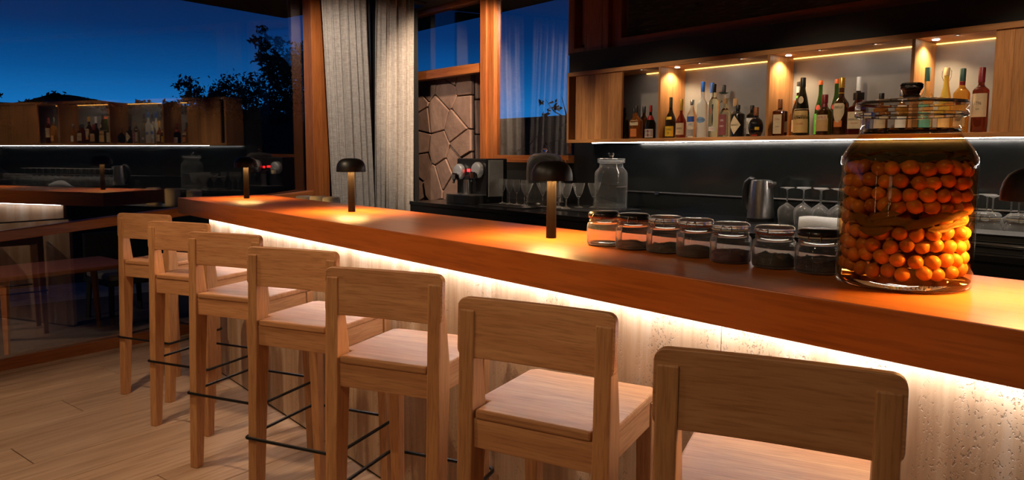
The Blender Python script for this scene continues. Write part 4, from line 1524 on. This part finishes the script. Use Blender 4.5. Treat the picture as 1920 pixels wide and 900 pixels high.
bottle('slim green bottle with orange cap and bright green label', -2.240, 4.385, .336, .030, G['green'], C['orange'], .42, .78, .38, .92, rc=.0125,
       labels=((L['green'], .03, .40, 1.1, -.35), (L['red'], .46, .56, .5, -.2, oval)), texts=(('51', .25, .07, .6, INKW),))
bottle('squat dark whisky liqueur bottle with red stopper and tan label', -2.152, 4.27, .239, .044, G['brown'], C['wine'], .56, .74, .30, .78, rc=.017,
       labels=((L['tan'], .10, .42, .95, -.2), (L['cream'], .38, .50, .85, -.2)), texts=(('DRAMBUIE', .44, .06, 1.3, INKR),), neck=(C['wine'], .70, .775))
bottle('slim green bottle with orange cap and red round sticker, at the back', -2.160, 4.425, .341, .032, G['green'], C['orange'], .42, .78, .38, .92, rc=.0125,
       labels=((L['red'], .46, .56, .5, -.2, oval),))
bottle('brown cream liqueur bottle with gold cap and shield label', -2.061, 4.285, .333, .043, G['brown'], C['gold'], .52, .70, .34, .82, rc=.0165, extra=cord,
       labels=((L['cream'], .22, .55, .80, -.15, shield), (L['orange'], .14, .25, .55, -.15)), texts=(('AMARULA', .48, .045, 1.1, INK),))
bottle('dark bottle with long silver white cap behind the gold capped one', -2.025, 4.42, .344, .036, G['dark'], C['white'], .46, .66, .36, .76, rc=.0135)
bottle('square amber amaretto bottle with big black square cap', -1.956, 4.275, .240, .048, G['red'], C['black'], .62, .76, .40, .82, rc=.030, sq=6, capseg=4, rot=8,
       labels=((L['cream'], .14, .54, .72, -.05),), texts=(('DISARONNO', .36, .05, 1.25, INK), ('ORIGINALE', .27, .03, .8, INKR)))
bottle('amber bottle with small black and silver cap left of the big jar lid', -1.853, 4.33, .233, .038, G['amber'], C['black'], .6, .74, .34, .86, labels=((L['cream'], .1, .45, .9),), neck=(C['silver'], .82, .855))
bottle('brown bottle with silver cap seen through the big jar lid', -1.741, 4.33, .244, .034, G['orange'], C['silver'], .58, .72, .40, .86, labels=((L['white'], .1, .4, .9),))
bottle('pale yellow bottle with teal cap beside the right divider', -1.600, 4.285, .351, .035, G['pale'], C['teal'], .50, .70, .36, .79, rc=.0135,
       labels=((L['teal'], .05, .32, 1.0),))
def bail(t, r_of, H, r):
    for sx in (-1, 1):
        bm = new_bm()
        tube(bm, [(sx * .013, 0, .80 * H), (sx * .021, 0, .86 * H), (sx * .021, 0, .95 * H), (sx * .012, -.006, .985 * H), (0, -.010, .93 * H)], .0012, 6)
        obj('wire_bail', bm, C['silver'], t, smooth=True)
bottle('golden swing-top bottle with wire bail', -1.525, 4.34, .348, .034, G['gold'], C['cork'], .36, .80, .36, .88, rc=.0135, extra=bail,
       labels=((L['gold'], .06, .28, .9),))
bottle('amber whisky bottle with dark green cap and pale label', -1.435, 4.30, .333, .039, G['orange'], C['dgreen'], .60, .74, .34, .80, rc=.0145,
       labels=((L['tan'], .10, .30, .75, -.1),), texts=(('WHISKY', .2, .03, .8, INK),), neck=(C['wine'], .74, .795))
bottle('dark red rum bottle with burgundy cap and tall cream label', -1.347, 4.30, .330, .037, G['red'], C['wine'], .64, .74, .38, .77, rc=.0155,
       labels=((L['cream'], .24, .60, 1.15, -.2),), texts=(('1796', .45, .05, .8, INK), ('RON', .36, .025, .4, INK)))

# ================================================================ back counter and what stands on it
ZC = 1.0
bc = thing('back_counter', 'long black counter along the back wall', 'counter', (0, 0, 0))
bobj('worktop', (-5.58, 2.9, 3.55, 4.528, ZC - .03, ZC), M['stonetop'], bc, bevel=0.002)
bobj('fascia', (-5.575, 2.9, 3.556, 3.58, ZC - .16, ZC - .0305), M['black'], bc)
bobj('end_panel', (-5.575, -5.55, 3.581, 4.52, 0.0, ZC - .0305), M['black'], bc)
xx = -5.549
k = 0
while xx < 2.6:
    bobj('cabinet_door', (xx + .002, xx + .698, 3.59, 3.61, 0.06, ZC - .165), M['black'], bc, bevel=0.001)
    xx += .70
bobj('carcass', (-5.549, 2.9, 3.612, 4.52, 0.0, ZC - .0305), M['black_matte'], bc)
sp_ = thing('splashback', 'low dark splash panel with pale metal edge behind the counter', 'splashback', (0, 0, 0))
bobj('panel', (-3.95, 2.9, 4.485, 4.526, ZC + .001, 1.128), M['splash'], sp_)
bobj('edge_trim', (-3.95, 2.9, 4.475, 4.526, 1.1285, 1.136), M['steel'], sp_, bevel=0.001)
bobj('clip', (-3.56, -3.52, 4.463, 4.4745, 1.118, 1.138), M['chrome'], sp_)
tag(bobj('upper_splash_panel', (-4.25, 2.9, 4.515, 4.529, 1.14, 1.508), M['splash']), 'smooth dark panel between splash edge and bottle shelf', 'panel', kind='structure')

# espresso machine
em = thing('espresso_machine', 'black twin head capsule coffee machine with red lit buttons', 'coffee machine', (0, 0, 0))
bobj('body', (-5.27, -4.85, 3.85, 4.08, ZC + .001, 1.382), M['black'], em, bevel=0.008)
bobj('side_panel', (-4.849, -4.843, 3.87, 4.03, ZC + .06, 1.37), M['greypanel'], em, bevel=0.002)
bm = new_bm()
pts = []
for k in range(13):
    a = PI + PI * k / 12
    pts.append((-5.06 + .235 * math.cos(a), 3.80 + .14 * math.sin(a)))
pts += [(-4.825, 3.849), (-5.295, 3.849)]
prism(bm, pts, 'z', ZC + .001, ZC + .075)
tr = obj('drip_tray', bm, M['black'], em, bevel=0.004)
bm = new_bm(); prism(bm, [(p[0] * .92 - 5.06 * .08, p[1] * .92 + 3.8 * .08) for p in pts], 'z', ZC + .0755, ZC + .079)
obj('drip_grille', bm, M['steel'], tr)
for hx, hz in ((-5.205, 1.268), (-4.945, 1.285)):
    bm = new_bm()
    lathe(bm, [(0, 0), (.062, 0), (.068, .008), (.068, .03), (.058, .046), (.03, .055), (0, .056)], 28)
    for v in bm.verts:
        x_, y_, z_ = v.co
        v.co = (hx + x_, 3.85 - z_, hz + y_)
    hd_ = obj('brew_head', bm, M['satin'], em, smooth=True)
    bm = new_bm(); box(bm, hx - .035, hx + .035, 3.765, 3.81, hz - .075, hz - .012)
    obj('lever', bm, M['chrome'], hd_, bevel=0.012)
    bobj('lever_slot', (hx - .018, hx + .018, 3.7625, 3.7645, hz - .022, hz - .012), M['black_matte'], hd_)
    bm = new_bm(); tube(bm, [(hx - .025, 3.79, hz - .075), (hx - .02, 3.78, hz - .10)], .010, 8); obj('spout', bm, M['black_matte'], hd_, smooth=True)
bobj('button', (-5.115, -5.075, 3.844, 3.849, 1.268, 1.292), M['red_led'], em)
bobj('button', (-5.045, -5.022, 3.844, 3.849, 1.262, 1.286), M['red_led'], em)
bm = new_bm(); lathe(bm, [(0, ZC + .079), (.03, ZC + .079), (.03, 1.20), (0, 1.20)], 20, center=(-5.06, 3.805)); obj('water_column', bm, M['steel'], em, smooth=True)
bobj('hot_water_arm', (-5.09, -5.03, 3.80, 3.849, 1.2005, 1.235), M['black'], em, bevel=0.004)

# trays
tag(bobj('serving_tray', (-5.0 + .2, -4.22, 3.72, 4.0, ZC + .0005, ZC + .008), M['black_matte'], bevel=0.002), 'thin black tray under the flutes and martini glasses', 'tray')
tag(bobj('serving_tray', (-4.16, -3.60, 3.86, 4.36, ZC + .0005, ZC + .008), M['black_matte'], bevel=0.002), 'thin black tray under the tall empty jar', 'tray')
TZ = ZC + .0085

def stem_glass(name, label, cat, loc, kind, group, sc=1.0, inverted=False):
    t = thing(name, label, cat, loc, 0, group)
    t.scale = (sc, sc, sc)
    if kind == 'flute':
        H, bz, br, foot = .205, .095, .030, .032
        prof = [(.0035, bz - .006), (.010, bz + .004), (.022, bz + .025), (.0285, bz + .055), (.029, bz + .075), (.0265, H)]
    elif kind == 'martini':
        H, bz, br, foot = .185, .085, .052, .036
        prof = [(.0035, bz - .006), (.008, bz + .004), (.030, bz + .050), (.052, H)]
    elif kind == 'goblet':
        H, bz, br, foot = .190, .075, .046, .036
        prof = [(.0055, bz - .006), (.016, bz + .010), (.028, bz + .035), (.036, bz + .065), (.046, bz + .100), (.047, H)]
    else:
        H, bz, br, foot = .22, .098, .052, .043
        prof = [(.0035, bz - .006), (.014, bz + .004), (.044, bz + .026), (.0535, bz + .045), (.0525, bz + .08), (.046, H)]
    inner = [(max(.0005, r - .0016), z + .0012) for r, z in prof[1:]][::-1]
    inner[0] = (prof[-1][0] - .0012, H)
    bowl = prof + inner + [(0, prof[1][1] + .002)]
    foot_prof = [(0, 0), (foot, 0), (foot, .0015), (foot * .5, .005), (.006, .011), (.0035, .018), (.0033, bz - .0062), (0, bz - .0062)]
    if kind == 'goblet':
        foot_prof = [(0, 0), (foot, 0), (foot, .002), (foot * .5, .007), (.008, .014), (.0065, .030), (.0055, bz - .0062), (0, bz - .0062)]
    def tr_(p):
        return [(r, (H - z) if inverted else z) for r, z in p]
    facet = (lambda a: 1 + .035 * math.cos(10 * a)) if kind == 'goblet' else None
    bm = new_bm()
    lathe(bm, tr_([(0, bz - .006)] + bowl), 30, fn=facet)
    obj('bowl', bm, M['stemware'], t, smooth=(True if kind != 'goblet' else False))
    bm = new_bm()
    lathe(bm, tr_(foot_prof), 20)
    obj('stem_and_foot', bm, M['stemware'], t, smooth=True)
    return t

f0 = stem_glass('flute_glass', '', 'glass', (0, 0, 0), 'flute', 'flutes on the tray')
FL = [(-4.74, 3.935, ZC + .0005), (-4.63, 3.918, ZC + .0005), (-4.545, 3.925, TZ), (-4.437, 3.915, TZ)]
FLW = ['leftmost, beside the coffee machine', 'second from the coffee machine', 'third from the coffee machine', 'rightmost, beside the martini glass']
FL = [(x, y, TZ) for x, y, z in FL]
for i, p in enumerate(FL):
    g = f0 if i == 0 else copy_tree(f0)
    g.location = p
    tag(g, 'small clear flute glass, ' + FLW[i], 'glass', 'flutes on the tray')
m0 = stem_glass('martini_glass', 'clear martini glass left of the lamp stem, nearest the flutes', 'glass', (-4.28, 3.80, TZ), 'martini', 'martini glasses on the tray')
m1 = copy_tree(m0); m1.location = (-4.265, 3.955, TZ)
tag(m1, 'clear martini glass partly behind the lamp stem', 'glass', 'martini glasses on the tray')
g0 = stem_glass('crystal_goblet', '', 'glass', (0, 0, 0), 'goblet', 'crystal goblets')
for i, (x, y, w) in enumerate(((-4.10, 3.972, 'just right of the lamp stem'), (-3.99, 3.945, 'front one, second from the lamp stem'), (-4.01, 4.10, 'third from the lamp stem'), (-3.94, 4.20, 'against the tall empty jar'))):
    g = g0 if i == 0 else copy_tree(g0)
    g.location = (x, y, TZ)
    tag(g, 'cut crystal goblet ' + w, 'glass', 'cut crystal goblets on the counter')

# tall empty jar
tj = thing('storage_jar', 'tall empty clear glass jar with knobbed lid on the counter', 'jar', (-3.752, 4.185, TZ))
bm = new_bm()
lathe(bm, [(0, 0), (.112, 0), (.122, .006), (.124, .018), (.124, .265), (.119, .285), (.100, .305), (.090, .318), (.088, .345), (.092, .349),
           (.086, .349), (.084, .318), (.096, .303), (.115, .282), (.120, .264), (.120, .018), (.114, .010), (0, .009)], 48)
obj('jar_body', bm, M['glinted'], tj, smooth=True)
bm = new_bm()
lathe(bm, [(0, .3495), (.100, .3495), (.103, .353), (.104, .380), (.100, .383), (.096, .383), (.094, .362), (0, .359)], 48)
ld = obj('lid', bm, M['glinted'], tj, smooth=True)
bm = new_bm()
lathe(bm, [(0, .3595), (.012, .3595), (.012, .398), (.020, .402), (.021, .420), (.018, .424), (0, .424)], 24)
obj('lid_knob', bm, M['clear'], ld, smooth=True)

# glass dome behind the lamp
gd = thing('glass_dome', 'large clear glass cake dome behind the lamp on the counter', 'glass dome', (-4.62, 4.31, ZC + .0005))
bm = new_bm(); lathe(bm, [(0, 0), (.165, 0), (.17, .012), (0, .012)], 40); obj('base_plate', bm, M['steel'], gd, smooth=True)
bm = new_bm()
o_ = [(.160, .0125), (.160, .30), (.155, .355), (.135, .400), (.095, .425), (.0, .432)]
lathe(bm, o_ + [(0, .4295), (.094, .4225), (.133, .3975), (.1525, .354), (.1575, .30), (.1575, .0125)], 48)
obj('dome', bm, M['glinted'], gd, smooth=True)
bm = new_bm(); lathe(bm, [(0, .4325), (.010, .4325), (.009, .440), (.020, .450), (.022, .462), (.014, .472), (0, .474)], 24); obj('knob', bm, M['clear'], gd, smooth=True)

# kettle
kt = thing('electric_kettle', 'brushed steel electric kettle with black handle on the counter', 'kettle', (-2.545, 4.27, ZC + .0005), math.radians(-8))
bm = new_bm(); lathe(bm, [(0, 0), (.086, 0), (.088, .004), (.088, .018), (0, .018)], 36); obj('base', bm, M['black'], kt, smooth=True)
bm = new_bm(); lathe(bm, [(0, .019), (.082, .019), (.083, .03), (.070, .235), (.069, .24), (0, .24)], 40); obj('body', bm, M['steel'], kt, smooth=True)
bm = new_bm(); lathe(bm, [(0, .2405), (.068, .2405), (.066, .256), (.045, .262), (0, .263)], 36); obj('lid', bm, M['steel'], kt, smooth=True)
bm = new_bm()
prism(bm, [(.060, .20), (.100, .236), (.098, .252), (.060, .252)], 'y', -.022, .022)
obj('spout', bm, M['steel'], kt, bevel=0.006)
bm = new_bm()
tube(bm, [(-.055, 0, .256), (-.085, 0, .262), (-.115, 0, .24), (-.128, 0, .19), (-.126, 0, .12), (-.108, 0, .065), (-.078, 0, .04)], .021, 10, taper=[.9, 1, 1, 1, 1, .95, .8])
obj('handle', bm, M['black'], kt, smooth=True)
bobj('switch', (-.135, -.118, -.01, .01, .235, .25), M['black_matte'], kt, bevel=0.003)

# inverted wine glasses in two rows
wg = stem_glass('wine_glass', '', 'glass', (0, 0, 0), 'wine', 'upturned wine glasses', inverted=True)
first = True
n_ = 0
for row, y0 in ((0, 4.265), (1, 4.375)):
    for k in range(14):
        x = -2.370 + .112 * k + (.05 if row else 0)
        g = wg if first else copy_tree(wg)
        first = False
        g.location = (x, y0 + (0.01 if k % 3 == 0 else 0), ZC + .0005)
        ORD = ['nearest the kettle', 'second from the kettle', 'third from the kettle', 'fourth from the kettle', 'fifth from the kettle', 'sixth from the kettle',
               'seventh from the kettle', 'eighth from the kettle', 'seventh from the right end', 'sixth from the right end', 'fifth from the right end', 'fourth from the right end',
               'third from the right end', 'at the right end']
        lb = 'upturned clear wine glass in the ' + ('back row, ' if row else 'front row, ') + ORD[k]
        tag(g, lb, 'glass', 'upturned wine glasses in the back row' if row else 'upturned wine glasses in the front row')

# towel, menus, paper, small jars
tv = new_bm()
nx_, ny_ = 14, 8
gr = [[None] * (ny_ + 1) for _ in range(nx_ + 1)]
for i in range(nx_ + 1):
    for j in range(ny_ + 1):
        u, v = i / nx_, j / ny_
        gr[i][j] = tv.verts.new((-.20 + .40 * u, -.09 + .18 * v, .012 + .075 * math.sin(PI * (u * .5 + .35)) ** 2 * math.sin(PI * min(1, v + .15)) + .006 * math.sin(9 * u + 4 * v)))
for i in range(nx_):
    for j in range(ny_):
        tv.faces.new((gr[i][j], gr[i + 1][j], gr[i + 1][j + 1], gr[i][j + 1]))
ext = bmesh.ops.extrude_face_region(tv, geom=tv.faces[:])
for e in ext['geom']:
    if isinstance(e, bmesh.types.BMVert):
        e.co.z = 0.0
tag(obj('folded_towel', tv, M['cloth_white'], smooth='all', loc=(-1.90, 3.98, ZC + .0005), rotz=math.radians(25)), 'crumpled pale bluish white towel behind the big fruit jar', 'towel')
for i, (dx, dy, z0, z1, w) in enumerate(((0, 0, 0, .030, 'bottom of the stack'), (.012, .012, .0305, .048, 'middle of the stack'), (-.006, .004, .0485, .082, 'top of the stack'))):
    o = thing('menu_book', 'thick black leather menu book, ' + w, 'book', (-1.075 + dx, 3.735 + dy, ZC + .0005 + z0), math.radians(-6 + 3 * i), 'black menu books on the counter')
    h = z1 - z0
    bobj('cover', (-.15, .15, -.11, .11, 0, .0035), M['menu'], o, bevel=0.001)
    bobj('cover', (-.15, .15, -.11, .11, h - .0035, h), M['menu'], o, bevel=0.001)
    bobj('pages', (-.140, .146, -.105, .105, .0036, h - .0036), M['paper'] if i == 1 else M['menu'], o)
    bobj('spine', (-.150, -.141, -.11, .11, .0036, h - .0036), M['menu'], o)
tag(bobj('paper_sheet', (-.84, -.60, 3.62, 3.80, ZC + .0005, ZC + .012), M['paper'], bevel=0.002), 'stack of white paper at the right edge of the counter', 'paper')
SJ = [(-1.215, 4.04, 'clear clip-top jar behind the menu books, left'), (-1.06, 4.05, 'clear clip-top jar behind the menu books, right'), (-0.905, 4.06, 'clear clip-top jar behind the menu books at the right edge')]
for x, y, w in SJ:
    clip_jar((x, y, ZC + .0005), w, False, None, 0, M['clear_seal'], sc=1.28, rot=.3, group='clear jars on the back counter')

# slim tube pendants in the lounge behind the viewer (they draw the upright streaks on the big jar)
for x, y, z0, z1, w in ((-0.86, -1.95, 1.22, 1.78, 'nearest the rear wall'), (-1.02, -1.80, 1.02, 1.80, 'middle one'), (-2.35, -1.25, 1.05, 1.78, 'nearest the stools')):
    t = thing('tube_pendant', 'slim upright glowing tube pendant in the lounge, ' + w, 'lamp', (x, y, 0), 0, 'tube pendants behind the viewer')
    bm = new_bm(); lathe(bm, [(0, z0), (.011, z0), (.011, z1), (0, z1)], 12, center=(0, 0)); obj('tube', bm, M['tube_glow'], t, smooth=True)
    bm = new_bm(); lathe(bm, [(0, z1 + .0005), (.013, z1 + .0005), (.013, z1 + .05), (0, z1 + .05)], 12); obj('cap', bm, M['black_matte'], t, smooth=True)
    bm = new_bm(); tube(bm, [(0, 0, z1 + .05), (0, 0, 2.945)], .003, 6); obj('cable', bm, M['black_matte'], t)

# low cabinet with white canisters behind the far end of the bar
sc_ = thing('side_cabinet', 'low dark cabinet behind the window end of the bar', 'cabinet', (0, 0, 0))
bobj('body', (-5.60, -4.70, 2.30, 2.62, 0.0, .93), M['black_matte'], sc_)
bobj('top', (-5.61, -4.69, 2.29, 2.63, .9305, .95), M['black'], sc_, bevel=0.002)
bobj('door', (-5.59, -5.16, 2.284, 2.2995, .05, .92), M['black'], sc_)
bobj('door', (-5.14, -4.71, 2.284, 2.2995, .05, .92), M['black'], sc_)
for i, (x, h, w) in enumerate(((-5.36, .145, 'left of three'), (-5.115, .155, 'middle of three'), (-4.90, .158, 'right of three, before the curtain'))):
    t = thing('canister', 'fluted white ceramic canister behind the bar end, ' + w, 'canister', (x, 2.45, .9505), 0, 'white canisters behind the bar')
    bm = new_bm()
    lathe(bm, [(0, 0), (.060, 0), (.064, .006), (.064, h - .030), (.060, h - .026), (0, h - .026)], 32, fn=lambda a: 1 + .02 * math.cos(12 * a))
    obj('body', bm, M['white_ceramic'], t, smooth=True)
    bm = new_bm()
    lathe(bm, [(0, h - .0255), (.063, h - .0255), (.064, h - .012), (.056, h - .002), (0, h)], 32)
    obj('lid', bm, M['white_ceramic'], t, smooth=True)

# ================================================================ curtains
def curtain(label, top, bot, folds, seed):
    rnd = random.Random(seed)
    nu, nz = 90, 24
    ph = rnd.uniform(0, 6)
    amps = [rnd.uniform(.5, 1.2) for _ in range(folds * 2 + 4)]
    bm = new_bm()
    grid = []
    for j in range(nz + 1):
        v = j / nz
        z = 0.02 + (2.93 - 0.02) * v
        w = min(1, max(0, (z - .9) / (2.85 - .9)))
        s0 = bot[0] + (top[0] - bot[0]) * w
        s1 = bot[1] + (top[1] - bot[1]) * w
        row = []
        for i in range(nu + 1):
            u = i / nu
            uu = u + .02 * math.sin(3 * v + 5 * u)
            a = uu * folds * 2 * PI + ph
            am = amps[int(uu * folds * 2) % len(amps)]
            off = .085 + .030 * math.sin(a) * (0.8 + .4 * math.sin(uu * 9 + seed)) + .010 * math.sin(2.3 * a + 2 * v)
            p = wp(s0 + (s1 - s0) * u, off, z)
            row.append(bm.verts.new(p))
        grid.append(row)
    for A, Bv in zip(grid[:-1], grid[1:]):
        for i in range(nu):
            bm.faces.new((A[i], A[i + 1], Bv[i + 1], Bv[i]))
    o = obj('curtain', bm, M['linen'], smooth='all')
    md = o.modifiers.new('thick', 'SOLIDIFY')
    md.thickness = 0.003
    return tag(o, label, 'curtain', 'linen curtains')
def s_of(y):
    return (y - W0.y) / WD.y
curtain('grey linen curtain panel beside the wooden corner post', (s_of(2.93), s_of(3.44)), (s_of(3.02), s_of(3.50)), 6, 3)
curtain('grey linen curtain panel beside the rubble stone wall', (s_of(3.567), s_of(4.06)), (s_of(3.53), s_of(4.01)), 4, 9)
cr = new_bm()
p0, p1 = wp(2.5, .085, 2.937), wp(3.85, .085, 2.937)
tube(cr, [p0, p1], .006, 8)
tag(obj('curtain_rail', cr, M['metal_black'], smooth=True), 'thin black curtain rail under the ceiling', 'curtain rail')
